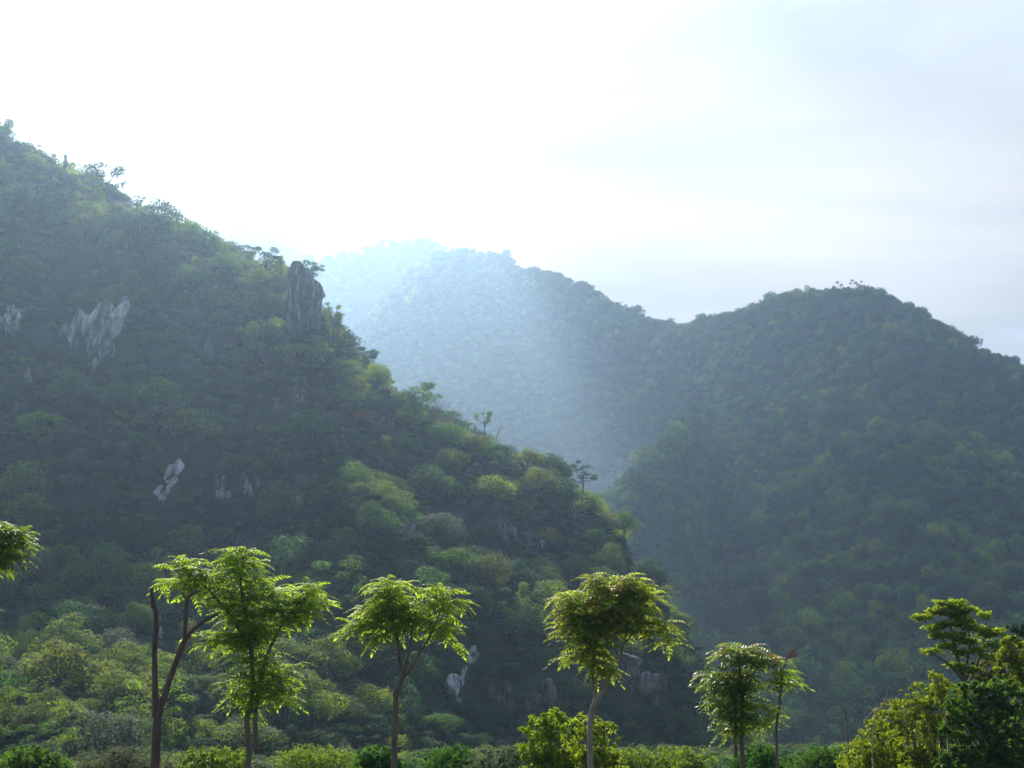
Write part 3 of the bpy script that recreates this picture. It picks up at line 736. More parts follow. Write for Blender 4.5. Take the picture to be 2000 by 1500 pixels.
# sunlight put into leaf colour: yellower leaves on slope parts meant to look lit
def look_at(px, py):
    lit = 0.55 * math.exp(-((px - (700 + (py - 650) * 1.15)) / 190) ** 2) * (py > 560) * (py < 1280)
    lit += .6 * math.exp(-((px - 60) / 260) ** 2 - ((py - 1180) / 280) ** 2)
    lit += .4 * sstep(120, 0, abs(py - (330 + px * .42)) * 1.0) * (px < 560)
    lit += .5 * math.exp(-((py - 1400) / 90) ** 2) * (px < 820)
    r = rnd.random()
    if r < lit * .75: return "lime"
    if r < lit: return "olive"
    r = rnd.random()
    return "lime" if r < .07 else "deep" if r < .42 else "green" if r < .82 else "grey" if r < .88 else "olive"  # the few lime crowns stand in for highlights on the dark face
ZONES = [  # (test, phrase) from specific to general
    (lambda x, y: y > 1400, "along the bottom edge of the view"),
    (lambda x, y: x < 110 and y > 1240, "by the rounded grey boulder"),
    (lambda x, y: x < 290 and y > 1300, "left of the pruned bare stems"),
    (lambda x, y: x < 290 and y > 1150, "in the sunny scrub at the lower left"),
    (lambda x, y: x < 460 and y > 1150, "behind the pruned bare stems"),
    (lambda x, y: x < 640 and y > 1150, "behind the tall leafy tree"),
    (lambda x, y: x < 850 and y > 1200, "behind the three-stemmed tree"),
    (lambda x, y: x < 1010 and y > 1200, "around the bright white boulder"),
    (lambda x, y: x < 1200 and y > 1200, "behind the bronze-tipped tree"),
    (lambda x, y: y > 1200, "at the steep right foot of the hill"),
    (lambda x, y: x < 200 and y > 1000, "above the sunny lower-left scrub"),
    (lambda x, y: x < 200 and y > 820, "at the left edge below the cliffs"),
    (lambda x, y: x < 400 and y > 980, "below the leaning white rock"),
    (lambda x, y: x < 400 and y > 820, "beside the leaning white rock"),
    (lambda x, y: x < 620 and y > 980, "above the tall leafy tree"),
    (lambda x, y: x < 620 and y > 820, "beside the rounded grey outcrop"),
    (lambda x, y: x < 860 and y > 1020, "around the small angular outcrop"),
    (lambda x, y: x < 860 and y > 840, "near the bright yellow-green pair"),
    (lambda x, y: x < 1130 and y > 1020, "around the grey ledges"),
    (lambda x, y: y > 1020, "near the straw-coloured tree"),
    (lambda x, y: x > 860 and y > 700, "on the skyline below the bare grey tree"),
    (lambda x, y: x > 640, "on the skyline under the pinnacle"),
    (lambda x, y: x > 430 and y > 640, "below the rock pinnacle"),
    (lambda x, y: x > 400 and y < 640, "on the ridge left of the pinnacle"),
    (lambda x, y: x < 280 and y > 560, "around the streaked cliffs"),
    (lambda x, y: y > 560, "between the streaked cliff and pinnacle"),
    (lambda x, y: x < 150, "on the crest at the left edge"),
    (lambda x, y: True, "on the upper ridge"),
]
SHN = {"dome": "domed", "umbrella": "flat-topped", "tall": "upright", "sparse": "open-crowned", "bush": "bushy"}
MTN = {"green": "mid-green", "deep": "dark green", "olive": "olive", "lime": "yellow-green", "gold": "golden", "rust": "rusty", "grey": "grey-green"}
indiv = []
stuff_near = []
for p, r, x, y in trees:
    shape = rnd.choices(("dome", "umbrella", "tall", "sparse", "bush"), (56, 12, 12, 8, 12))[0]
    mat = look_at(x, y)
    if shape == "tall" and (y < 620 or x > 600): shape = "dome"
    if shape == "tall": r *= .7
    vis = -20 < x < 1440 and y < 1500
    if vis and len(indiv) < 262: indiv.append((p, r, x, y, shape, mat))
    else: stuff_near.append((p, r, shape, mat))
classes = {}
for t in indiv:
    x, y = t[2], t[3] - 1.2 * t[1] * F / t[0][1]
    z = next(ph for f_, ph in ZONES if f_(x, y))
    size = "large" if t[1] * F / t[0][1] > 46 else "small"
    classes.setdefault((size, MTN[t[5]], SHN[t[4]], z), []).append(t)
ORD = ["first", "second", "third", "fourth", "fifth", "sixth", "seventh", "eighth", "ninth", "tenth", "eleventh", "twelfth"]
for (size, cn, sn, z), ts in classes.items():
    ts.sort(key=lambda t: t[2])
    base = "%s %s %s tree" % (size, cn, sn)
    for i, t in enumerate(ts):
        n = len(ts)
        if n == 1: lab = "%s %s" % (base, z)
        elif n == 2: lab = "%s %s, %s one" % (base, z, ("left", "right")[i])
        elif n == 3: lab = "%s %s, %s one" % (base, z, ("left", "middle", "right")[i])
        else: lab = "%s %s, %s from left" % (base, z, ORD[min(i, 11)])
        p, r, x, y, shape, mat = t
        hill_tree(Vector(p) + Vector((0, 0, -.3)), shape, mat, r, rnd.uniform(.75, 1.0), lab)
NEAR_SPECS = [(sh, mt, 2200, .10, nl) for sh, nl in (("dome", 20), ("umbrella", 15), ("tall", 12), ("sparse", 14), ("bush", 11)) for mt in ("green", "deep", "olive", "lime", "gold", "rust", "grey")]
near_coll = proto_collection("near_wood", NEAR_SPECS)
key = {(s_[0], s_[1]): i for i, s_ in enumerate(NEAR_SPECS)}
wood("forest", [t[0] - np.array([0, 0, .3]) for t in stuff_near], [(t[1], t[1], t[1] * rnd.uniform(.75, 1.0)) for t in stuff_near],
     [key[(t[2], t[3])] for t in stuff_near], near_coll, "remaining trees of the near hillside wood")
# low scrub that covers the soil between the trees
uc = near.sample(15000, np.random.default_rng(14), near.nvf + 3)
ux, uy = PX(uc)
sel = [i for i in range(len(uc)) if -60 < ux[i] < 1460 and uy[i] < 1560 and not any(abs(ux[i] - a) < rx * .9 and abs(uy[i] - b) < ry * .95 and uc[i][1] < yy + 6 for a, b, rx, ry, yy in KEEP_CLEAR)]
wood("undergrowth", uc[sel] - np.array([0, 0, .3]), [(q, q, q * rnd.uniform(.7, 1.1)) for q in rgt.uniform(.8, 1.9, len(sel))],
     [key[("bush", rnd.choices(("green", "deep", "olive", "lime", "grey"), (24, 66, 6, 2, 2))[0])] for _ in sel], near_coll, "low scrub and creepers between the trees of the near hillside")

gy_ = rgt.uniform(44, 240, 5200) ** 1.0; gx_ = gy_ * rgt.uniform(-.40, .40, 5200)
gp = np.stack([gx_, gy_, np.full(5200, -.2)], 1)
gp = gp[spaced(gp, np.full(5200, 1.5))]
wood("undergrowth", gp, [(q, q, q * rnd.uniform(.7, 1.1)) for q in rgt.uniform(1.0, 1.9, len(gp))],
     [key[("bush", rnd.choices(("green", "deep", "olive", "lime", "grey"), (35, 18, 20, 22, 5))[0])] for _ in range(len(gp))], near_coll, "green scrub covering the valley floor below the hills")
# ------------------------------------------------------------------ woods of the farther hills
FAR_SPECS = [(sh, mt, nf, .12, nl) for sh, nl, nf in (("dome", 18, 1500), ("umbrella", 14, 1200), ("tall", 9, 700), ("sparse", 12, 700)) for mt in ("green", "deep", "olive", "rust", "lime")]
far_coll = proto_collection("far_wood", FAR_SPECS)
fkey = {(s_[0], s_[1]): i for i, s_ in enumerate(FAR_SPECS)}
def cover(hill, n, rmin, rmax, label, seed, xr=(-80, 2100)):
    rg = np.random.default_rng(seed)
    c = hill.sample(n, rg, hill.nvf + 5)
    x, y = PX(c)
    c = c[(x > xr[0]) & (x < xr[1]) & (y < 1560)]
    rr = rg.uniform(0, 1, len(c)) ** 1.6 * (rmax - rmin) + rmin
    k = spaced(c, rr * 1.05)
    c = c[k]; rr = rr[k]
    mats = []
    for p in c:
        f = fbm(p[0] / 70, p[1] / 70, p[2] / 50 + seed, 3)
        u = rnd.random() + f * .35
        mats.append("olive" if u > 1.02 else "lime" if u > .90 else "green" if u > .42 else "deep")
    idx = [fkey[(rnd.choices(("dome", "umbrella", "tall", "sparse"), (94, 2, 0, 4))[0], m_)] for m_ in mats]
    return wood("forest", c - np.array([0, 0, .8]), [(q, q, q * rnd.uniform(.8, 1.35)) for q in rr], idx, far_coll, label)
cover(right, 24000, 3.0, 7.0, "dense wood covering the lower spur of the right hill", 21)
cover(mid, 80000, 3.4, 7.4, "dense wood covering the mountain and its shaded right dome", 22, (500, 2100))
cover(far, 9000, 5.5, 10, "pale wood on the far peak", 23, (350, 1000))
cover(furthest, 6000, 7.0, 12.0, "faint wood on the farthest summit", 24, (250, 700))

# ------------------------------------------------------------------ foreground leaves
def pinnate(Ln=0.5, pairs=9, ll=0.115, lw=0.040, droop=.55, rise=.25, seed=0):
    """one feathery leaf: drooping stalk with leaflets in pairs"""
    rg = random.Random(seed)
    V = []; Q = []
    def stalk(t): return Vector((Ln * t, 0, Ln * (rise * t - droop * t * t)))
    for i in range(5):
        t = i / 4; c = stalk(t); V += [(c.x, -.004, c.z), (c.x, .004, c.z)]
    for i in range(4): Q.append((2 * i, 2 * i + 1, 2 * i + 3, 2 * i + 2))
    def leaflet(c, d, l, w):
        d = d.normalized(); s_ = d.cross(Vector((0, 0, 1))).normalized(); n_ = s_.cross(d)
        b = len(V)
        V.extend([tuple(c), tuple(c + d * l * .45 - s_ * w * .5 - n_ * 0.0), tuple(c + d * l + Vector((0, 0, -.12 * l))), tuple(c + d * l * .45 + s_ * w * .5)])
        Q.append((b, b + 1, b + 2, b + 3))
    for i in range(pairs):
        t = .16 + .8 * i / (pairs - 1); c = stalk(t)
        k = math.sin(math.pi * (.25 + .65 * t)) ** .6
        for sd in (-1, 1):
            d = Vector((.45 + .35 * t, sd * 1.0, -.25 - rg.uniform(0, .35)))
            leaflet(c, d, ll * k * rg.uniform(.85, 1.15), lw * k)
    leaflet(stalk(1), Vector((1, 0, -.7)), ll * .9, lw)
    return np.array(V), np.array(Q)
PINN = [pinnate(seed=i, Ln=.44, pairs=6, ll=.135, lw=.055, droop=.45 + .12 * i, rise=.3 - .05 * i) for i in range(4)]
PINN_BIG = [pinnate(seed=i + 7, ll=.15, lw=.055, pairs=7, droop=.45 + .12 * i, rise=.3 - .05 * i) for i in range(4)]
def tuft(seed, n=18, rad=.17, sz=.085):
    rg = np.random.default_rng(seed); mb = MB()
    q = rg.normal(0, 1, (n, 3)); q /= np.linalg.norm(q, axis=1, keepdims=True); q[:, 2] = np.abs(q[:, 2]) * .5 - .1
    nn = q * .5; nn[:, 2] += .8
    mb.inst(np.array([[-.5, 0, 0], [0, -.25, .03], [.5, 0, -.12], [0, .25, .03]]), np.array([[0, 1, 2, 3]]), rot_from_dirs(nn, .4, rg) * (sz * rg.uniform(.7, 1.3, (n, 1, 1))), q * rad * rg.uniform(.3, 1, (n, 1)))
    return np.concatenate(mb.V), np.concatenate(mb.Q)
TUFT = [tuft(i) for i in range(4)]
SIMPLE = (np.array([[0, 0, 0], [.45, -.22, .02], [1, 0, -.15], [.45, .22, .02]], float), np.array([[0, 1, 2, 3]]))
def frames(az, el, roll):
    ca, sa, ce, se = np.cos(az), np.sin(az), np.cos(el), np.sin(el)
    x = np.stack([ca * ce, sa * ce, se], 1)
    y0 = np.stack([-sa, ca, np.zeros_like(az)], 1); z0 = np.cross(x, y0)
    y = y0 * np.cos(roll)[:, None] + z0 * np.sin(roll)[:, None]; z = np.cross(x, y)
    return np.stack([x, y, z], 2)
def sprays(mb, centers, rg, per=7, templ=PINN, scale=(.60, .95), el=(-.25, .5)):
    for c in centers:
        n = max(3, int(per + rg.integers(-2, 3)))
        az = rg.uniform(0, 6.28) + np.arange(n) * 2.4 + rg.normal(0, .25, n)
        e = rg.uniform(el[0], el[1], n); ro = rg.normal(0, .25, n)
        fr = frames(az, e, ro) * rg.uniform(scale[0], scale[1], (n, 1, 1))
        off = np.asarray(c)[None] + rg.normal(0, .035, (n, 3))
        tv = rg.integers(0, len(templ), n)
        for k in range(len(templ)):
            m_ = tv == k
            if m_.any(): mb.inst(templ[k][0], templ[k][1], fr[m_], off[m_])
def blob_points(blobs, n, d, rg, dk=.8, shell=.5):
    """spray centres inside px ellipses (cx,cy,rx,ry[,ddepth]) at distance d, gathered on thin tilted tiers so that gaps show between them"""
    ar = np.array([b[2] * b[3] * rg.uniform(.55, 1.45) for b in blobs], float); ar /= ar.sum()
    out = []
    for b, a in zip(blobs, ar):
        k = max(2, int(round(n * a)))
        nt_ = max(1, int(round(b[3] * 2 / 17)))
        tiers = []
        for t in range(nt_ * 2):
            zc = ((t // 2 + .5) / nt_ * 2 - 1) + rg.uniform(-.2, .2); wv = math.sqrt(max(.1, 1 - min(.98, abs(zc)) ** 2))
            an = rg.uniform(0, 6.28); tiers.append((math.cos(an) * .4 * wv, math.sin(an) * .5 * wv, zc, wv * rg.uniform(.45, .8), rg.uniform(-.25, .25)))
        for q in range(k):
            tx, ty, tz, tw, sl_ = tiers[int(rg.integers(len(tiers)))]
            an = rg.uniform(0, 6.28); r = math.sqrt(rg.uniform(0, 1)) * tw
            vx = tx + math.cos(an) * r; vy = ty + math.sin(an) * r; vz = tz + math.cos(an) * r * sl_ - .25 * r * r + rg.normal(0, .05)
            dd = d + (b[4] if len(b) > 4 else 0) + vy * dk * b[2] * d / F
            out.append(np.array(P(b[0] + vx * b[2], b[1] - vz * b[3], dd)))
    return np.array(out)
def limb_path(pts, d):
    """pts: (px, py, radius_m, depth offset) -> smoothed world path"""
    return smooth_path([(P(q[0], q[1], d + (q[3] if len(q) > 3 else 0)), q[2]) for q in pts], 5)
def add_twigs(mb, nodes, targets, rmin=.006, rmax=.018, k=5, sag=.06, hops=True):
    """join every spray to the nearest wood already grown"""
    nodes = [Vector(n) for n in nodes]
    T = [Vector(t) for t in targets]
    def dn(t): return min((t - n).length for n in nodes)
    T.sort(key=dn)
    for t in T:
        arr = np.array([tuple(n) for n in nodes])
        dd = np.linalg.norm(arr - np.array(tuple(t)), axis=1) + np.maximum(0, arr[:, 2] - t.z) * .6
        n = nodes[int(np.argmin(dd))]
        ln = (t - n).length
        if ln < .03: continue
        m_ = n.lerp(t, .5) + Vector((rnd.uniform(-1, 1), rnd.uniform(-1, 1), rnd.uniform(-.6, .2))) * ln * sag
        r1 = min(rmax, rmin + ln * .010)
        mb.tube([n, m_, t], [r1, (r1 + rmin) / 2, rmin * .7], k, cap=False)
        nodes.append(m_); nodes.append(t)
def leafy_tree(name, d, limbs, blobs, nspray, label, leaf, bark, seed, per=7, templ=PINN, scale=(.60, .95), group=None, base=None, cat="tree", el=(-.25, .5), dk=.8, extra=None, twig=True):
    rg = np.random.default_rng(seed)
    root = limbs[0][0]
    g = P(root[0], root[1], d + (root[3] if len(root) > 3 else 0)); foot = Vector((g.x, g.y, 0)) if base is None else base
    o = empty(name, foot, label, cat, group)
    wb = MB(); nodes = []
    first = True
    for lp in limbs:
        path = limb_path(lp, d)
        if first:
            path = [(foot.lerp(path[0][0], t) + Vector((.04 * math.sin(t * 7 + seed), 0, 0)), path[0][1] * (1.45 - .45 * t)) for t in (0, .2, .4, .6, .8)] + path
            first = False
        wb.tube([p for p, r in path], [r for p, r in path], 10, rough=.10)
        nodes += [p for p, r in path[len(path) // 2:]]
    C = blob_points(blobs, nspray * 3, d, rg, dk)
    ksp = spaced(C, np.full(len(C), (.13 if templ is not TUFT else .09) * d / 28)); C = C[ksp][:nspray] if len(ksp) <= nspray else C[rg.permutation(ksp)[:nspray]]
    if twig: add_twigs(wb, nodes, C)
    wb.build("trunk", bark, o, smooth=True, origin=foot)
    cb = MB(); sprays(cb, C, rg, per, templ, scale, el)
    cb.build("crown", leaf, o, origin=foot)
    if extra: extra(o, foot)
    return o

# --- pruned bare tree with two stems
D = 27.0
foot = P(302, 1500, D); foot = Vector((foot.x, foot.y, 0))
o = empty("pruned_tree", foot, "leafless pruned tree with sawn-off reddish brown stems", "tree")
mb = MB()
path = [(foot, .10), (P(303, 1500, D), .085), (P(306, 1430, D), .080), (P(308, 1395, D), .072)]
mb.tube([p for p, r in smooth_path(path, 5)], [r for p, r in smooth_path(path, 5)], 12, rough=.12)
def stem(pts, k=10, rough=.12):
    s_ = smooth_path([(P(a, b, D + (e if e else 0)), r) for a, b, r, e in pts], 5)
    m2 = MB(); m2.tube([p for p, r in s_], [r for p, r in s_], k, rough=rough); return m2
for pts in ([(305, 1400, .068, 0), (303, 1340, .054, 0), (302, 1275, .048, .05), (305, 1205, .046, .08), (299, 1178, .042, .08), (296, 1150, .034, .1)],
            [(309, 1400, .062, 0), (318, 1368, .056, -.05), (337, 1312, .052, -.1), (352, 1272, .050, -.12), (362, 1248, .050, -.12)],
            [(361, 1252, .042, -.12), (362, 1215, .038, -.15), (365, 1172, .036, -.15), (374, 1162, .030, -.15), (385, 1153, .028, -.15)],
            [(366, 1174, .026, -.15), (360, 1166, .024, -.15), (356, 1158, .022, -.15)],
            [(361, 1252, .040, -.12), (374, 1234, .036, -.08), (392, 1218, .032, 0), (426, 1198, .024, .1)]):
    m2 = stem(pts); m2.build("stem", BARK_RED, o, smooth=True, origin=foot)
mb.build("trunk", BARK_RED, o, smooth=True, origin=foot)

# --- tall leafy tree on two thin stems
leafy_tree("leafy_tree", 27.5,
    [[(487, 1470, .055), (482, 1405, .052), (490, 1380, .048), (494, 1330, .045), (490, 1270, .042), (480, 1200, .035), (470, 1140, .022), (476, 1090, .010)],
     [(503, 1470, .050, .2), (498, 1405, .046, .2), (502, 1370, .042, .2), (515, 1300, .038, .2), (540, 1240, .026, .2), (565, 1200, .02, .1), (600, 1165, .012, 0)],
     [(490, 1270, .036), (455, 1210, .028, -.1), (415, 1160, .022, -.1), (375, 1125, .014, 0), (345, 1110, .009, 0)],
     [(494, 1330, .03), (470, 1315, .02), (450, 1340, .012)], [(502, 1360, .03, .2), (540, 1330, .02, .1), (570, 1300, .012, 0)]],
    [(468, 1088, 34, 20), (495, 1112, 24, 20), (368, 1112, 38, 22), (395, 1142, 44, 22), (345, 1138, 26, 12), (455, 1140, 50, 34), (505, 1150, 38, 22), (470, 1190, 60, 30), (540, 1175, 40, 24), (598, 1165, 34, 24), (575, 1195, 44, 22),
     (490, 1225, 50, 30), (430, 1245, 40, 14), (480, 1262, 34, 28), (505, 1298, 34, 28), (560, 1305, 30, 12), (525, 1335, 46, 26), (470, 1345, 34, 20), (545, 1360, 30, 16), (495, 1375, 24, 18)],
    205, "tall bright leafy tree beside the pruned bare stems", LF_TREE, BARK, 31, per=7)
# --- three-stemmed tree
leafy_tree("leafy_tree", 28.0,
    [[(770, 1480, .062), (771, 1416, .060), (773, 1380, .057), (774, 1352, .057), (782, 1335, .052), (788, 1316, .052)],
     [(787, 1318, .045), (781, 1290, .036, .05), (775, 1245, .030, .1), (765, 1200, .020, .1), (760, 1150, .010, .1)],
     [(789, 1316, .038), (795, 1290, .026, -.1), (803, 1245, .020, -.1), (806, 1215, .014, 0), (815, 1190, .008, 0)],
     [(788, 1318, .044), (802, 1306, .036, 0), (818, 1278, .030, 0), (838, 1245, .026, 0), (858, 1200, .018, 0), (872, 1165, .009, 0)],
     [(804, 1302, .014, 0), (797, 1294, .012, -.1), (788, 1290, .007, -.15)],
     [(794, 1300, .016), (785, 1262, .012), (788, 1220, .008)]],
    [(762, 1140, 32, 14), (755, 1160, 32, 20), (768, 1185, 44, 26), (745, 1200, 36, 18), (715, 1222, 36, 9), (700, 1236, 22, 8), (735, 1245, 24, 14), (800, 1195, 32, 24), (858, 1160, 30, 18), (880, 1175, 22, 22), (848, 1195, 40, 22), (870, 1222, 28, 18), (885, 1248, 14, 14), (790, 1222, 40, 14)],
    105, "bright three-stemmed tree in the middle foreground, with a spreading crown", LF_TREE, BARK, 32, per=7)
# --- forked tree with bronze tips
leafy_tree("leafy_tree", 28.5,
    [[(1153, 1490, .062), (1153, 1416, .058), (1157, 1385, .056), (1166, 1366, .056)],
     [(1165, 1368, .042), (1159, 1345, .034, .05), (1157, 1310, .030, .1), (1160, 1270, .024, .1), (1150, 1220, .018, .1), (1140, 1180, .010, 0)],
     [(1166, 1368, .042), (1180, 1345, .034, 0), (1192, 1318, .030, 0), (1208, 1295, .026, 0), (1215, 1270, .024, 0), (1224, 1235, .018, 0), (1230, 1190, .010, 0)],
     [(1214, 1275, .018, 0), (1209, 1255, .014, -.1), (1190, 1215, .012, -.2)],
     [(1218, 1260, .016), (1250, 1225, .012), (1285, 1225, .007)]],
    [(1165, 1140, 30, 16), (1215, 1142, 44, 18), (1250, 1160, 32, 18), (1120, 1175, 34, 18), (1180, 1178, 60, 28), (1240, 1190, 44, 26), (1110, 1210, 26, 22), (1150, 1222, 50, 26), (1220, 1220, 56, 18), (1275, 1225, 36, 16), (1300, 1240, 20, 16), (1105, 1235, 14, 14),
     (1150, 1260, 40, 22), (1130, 1285, 24, 10), (1160, 1290, 26, 14), (1175, 1312, 22, 12)],
    205, "forked foreground tree whose dark green crown has bronze leaf tips", LF_TIP, BARK_PALE, 33, per=7)
# --- dense small tree and slender companion with red pods
leafy_tree("leafy_tree", 29.0,
    [[(1450, 1490, .045), (1448, 1420, .040), (1450, 1370, .034), (1446, 1320, .026), (1440, 1280, .014)],
     [(1437, 1480, .035), (1436, 1420, .030), (1436, 1370, .024), (1420, 1330, .014)], [(1450, 1360, .024), (1475, 1310, .014), (1490, 1285, .008)]],
    [(1445, 1276, 44, 14), (1465, 1290, 42, 18), (1420, 1288, 22, 14), (1400, 1320, 30, 12), (1430, 1330, 40, 20), (1395, 1345, 26, 14), (1450, 1350, 36, 26), (1420, 1385, 24, 18), (1455, 1390, 34, 20), (1400, 1375, 14, 12), (1440, 1415, 36, 16)],
    190, "dense pale-topped small tree right of centre", LF_PALE, BARK, 34, per=7, scale=(.6, .95))
def pods(o, foot):
    rg = np.random.default_rng(77); pb = MB()
    for (x, y, n, s_) in ((1546, 1276, 26, 8), (1514, 1300, 22, 7), (1520, 1312, 14, 5)):
        for _ in range(n):
            c = np.array(P(x + rg.normal(0, s_ * .75), y + rg.normal(0, s_ * .6), 28.6 + rg.normal(0, .05)))
            fr = rot_from_dirs(rg.normal(0, 1, (3, 3)), .2, rg) * .055
            pb.inst(SIMPLE[0], SIMPLE[1], fr, np.repeat(c[None], 3, 0))
        pb.tube([P(x - 3, y + 22, 28.6), P(x, y, 28.6)], [.006, .004], 4)
    pb.build("seed_pods", POD, o, origin=foot)
leafy_tree("slender_tree", 28.6,
    [[(1518, 1490, .030), (1517, 1420, .027), (1522, 1380, .024), (1526, 1340, .020), (1528, 1310, .014), (1538, 1290, .008)], [(1524, 1360, .012), (1512, 1330, .007)]],
    [(1532, 1292, 16, 8), (1528, 1312, 20, 9), (1540, 1318, 12, 6), (1515, 1330, 18, 8), (1535, 1335, 18, 7), (1525, 1350, 14, 6), (1512, 1395, 18, 16), (1500, 1412, 18, 12), (1490, 1380, 14, 9)],
    40, "slender small tree topped by a dry red seed cluster", LF_TREE, BARK, 35, per=7, scale=(.45, .75), extra=pods)
# --- tree cut by the left frame edge
leafy_tree("leafy_tree", 24.0,
    [[(-90, 1490, .08), (-88, 1300, .07), (-70, 1200, .05), (-40, 1130, .03), (-10, 1080, .015)], [(-75, 1215, .04), (-60, 1150, .03), (-30, 1060, .015)]],
    [(-25, 1040, 60, 20), (22, 1048, 30, 14), (5, 1075, 36, 20), (-60, 1080, 60, 40), (-12, 1098, 24, 9), (-45, 1190, 22, 8), (-120, 1070, 60, 50)],
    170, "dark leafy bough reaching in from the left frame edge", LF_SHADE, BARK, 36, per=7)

# --- layered tree at the right
leafy_tree("layered_tree", 44.0,
    [[(1900, 1480, .11), (1893, 1400, .10), (1888, 1350, .095), (1880, 1318, .075), (1868, 1280, .055), (1860, 1240, .035), (1855, 1200, .015)],
     [(1886, 1335, .07), (1862, 1305, .045, -.2), (1835, 1285, .03, -.3), (1812, 1272, .012, -.3)],
     [(1888, 1345, .07, .2), (1905, 1305, .045, .3), (1918, 1265, .03, .4), (1925, 1215, .012, .4)],
     [(1880, 1318, .05), (1893, 1270, .035, .2), (1892, 1225, .02, .3), (1895, 1190, .01, .3)],
     [(1868, 1280, .035), (1842, 1250, .022, .2), (1812, 1218, .013, .2), (1790, 1200, .007, .2)],
     [(1905, 1305, .035, .3), (1935, 1285, .02, .3), (1955, 1262, .01, .3)]],
    [(1797, 1204, 16, 9), (1818, 1228, 20, 9), (1838, 1195, 24, 12), (1865, 1192, 24, 13), (1895, 1188, 24, 12), (1918, 1202, 18, 11), (1852, 1217, 26, 11), (1882, 1214, 26, 12), (1905, 1228, 24, 12), (1830, 1243, 22, 9), (1864, 1242, 26, 11), (1892, 1252, 26, 12),
     (1850, 1262, 18, 6), (1818, 1272, 18, 6), (1875, 1275, 20, 8), (1905, 1272, 18, 7), (1925, 1240, 18, 8), (1942, 1258, 20, 12), (1955, 1285, 18, 10), (1930, 1285, 22, 11), (1950, 1232, 14, 8), (1845, 1178, 14, 6), (1878, 1176, 12, 5), (1870, 1298, 16, 8), (1895, 1310, 18, 9)],
    720, "open clumpy tree with bare forking limbs, tallest at the right", LF_LAYER, BARK, 41, per=4, templ=TUFT, scale=(.9, 1.5), el=(-.2, .3), dk=1.1)

def leaf_ball(name, d, blobs, n, size, label, leaf, seed, cat="bush", group=None, stems=3, bark=BARK, dk=.8, shell=.72, jit=.6):
    """shrub or bushy tree: single leaves over lobed ellipsoids, with stems up from its foot"""
    rg = np.random.default_rng(seed)
    low = [(b[0], 1500, b[2] * 1.2, 34, *(b[4:] or (0,))) for b in blobs if b[1] > 1370 and b[3] < 29]
    blobs = list(blobs) + low; n = int(n * (1 + .5 * len(low) / len(blobs)))
    bx = sum(b[0] for b in blobs) / len(blobs)
    g = P(bx, 1450, d); foot = Vector((g.x, g.y, 0))
    o = empty(name, foot, label, cat, group)
    cb = MB(); wb = MB()
    ar = np.array([b[2] * b[3] for b in blobs], float); ar /= ar.sum()
    for b, a in zip(blobs, ar):
        # each blob breaks into small tufts so that the outline stays uneven
        nt_ = max(5, int(b[2] * b[3] / 22)); k = max(10, int(n * a / nt_))
        dd = d + (b[4] if len(b) > 4 else 0); kk = dd / F
        c0 = P(b[0], b[1], dd)
        for _ in range(nt_):
            v = rg.normal(0, 1, 3); v[2] += .2; v /= np.linalg.norm(v); v *= rg.uniform(shell - .1, 1.22)
            tc_ = np.array(c0) + np.array([v[0] * b[2] * kk, v[1] * dk * b[2] * kk, v[2] * b[3] * kk])
            tr_ = rg.uniform(.4, 1.3) * 9 * kk
            q = rg.normal(0, 1, (k, 3)); q /= np.linalg.norm(q, axis=1, keepdims=True)
            p = tc_ + q * tr_ * (rg.random((k, 1)) ** .4) * np.array([1, 1, .75])
            nn = q + v * .5; nn[:, 2] += .5
            cb.inst(SIMPLE[0] - np.array([.5, 0, 0]), SIMPLE[1], rot_from_dirs(nn, jit, rg) * (size * rg.uniform(.6, 1.3, (k, 1, 1))), p)
            if rg.random() < .06:
                wb.tube([foot.lerp(c0, .55), Vector(tuple((np.array(c0) + tc_) / 2)), Vector(tuple(tc_))], [.012, .009, .004], 4, cap=False)
        wb.tube([foot, foot.lerp(c0, .55) + Vector((.1, 0, 0)), c0], [.04, .028, .012], 6)
    wb.build("stem", bark, o, smooth=True, origin=foot); cb.build("foliage", leaf, o, origin=foot)
    return o
leaf_ball("bush", 40, [(1985, 1275, 28, 26), (1968, 1305, 26, 26), (2010, 1310, 30, 30), (1995, 1335, 30, 20)], 13000, .085, "yellow-green bushy crown at the right frame edge", LF_BUSH, 51)
leaf_ball("bush", 46, [(1935, 1300, 30, 26), (1915, 1330, 30, 20), (1950, 1335, 26, 16)], 7000, .085, "loose olive shrub behind the foot of the layered tree", LM["olive"], 52)
leaf_ball("bush", 36, [(1895, 1350, 34, 18), (1940, 1350, 36, 22), (1985, 1362, 34, 26), (1885, 1385, 34, 24), (1930, 1395, 40, 26), (1980, 1405, 44, 26), (1862, 1420, 26, 16), (1905, 1445, 50, 24), (1980, 1450, 50, 26)], 15000, .15, "dark glossy green shrub filling the lower right corner", LF_DARK, 53, jit=.4)
leaf_ball("bush", 38, [(1805, 1355, 38, 16), (1845, 1350, 32, 16), (1768, 1380, 36, 18), (1825, 1388, 46, 22), (1735, 1405, 32, 16), (1790, 1420, 50, 22), (1850, 1425, 36, 24), (1840, 1325, 22, 10), (1800, 1460, 90, 30)], 26000, .085, "broad yellow-green shrub below the layered tree", LF_BUSH, 54)
leaf_ball("bush", 34, [(1712, 1412, 26, 12), (1722, 1440, 40, 22), (1690, 1465, 40, 26)], 7000, .08, "small bright shrub at the left end of the right-hand thicket", LF_BUSH, 55)
leaf_ball("bush", 60, [(1975, 1240, 20, 16), (1955, 1262, 16, 14), (1990, 1232, 16, 12)], 2500, .12, "dark distant shrub behind the right frame edge crown", LM["deep"], 56)
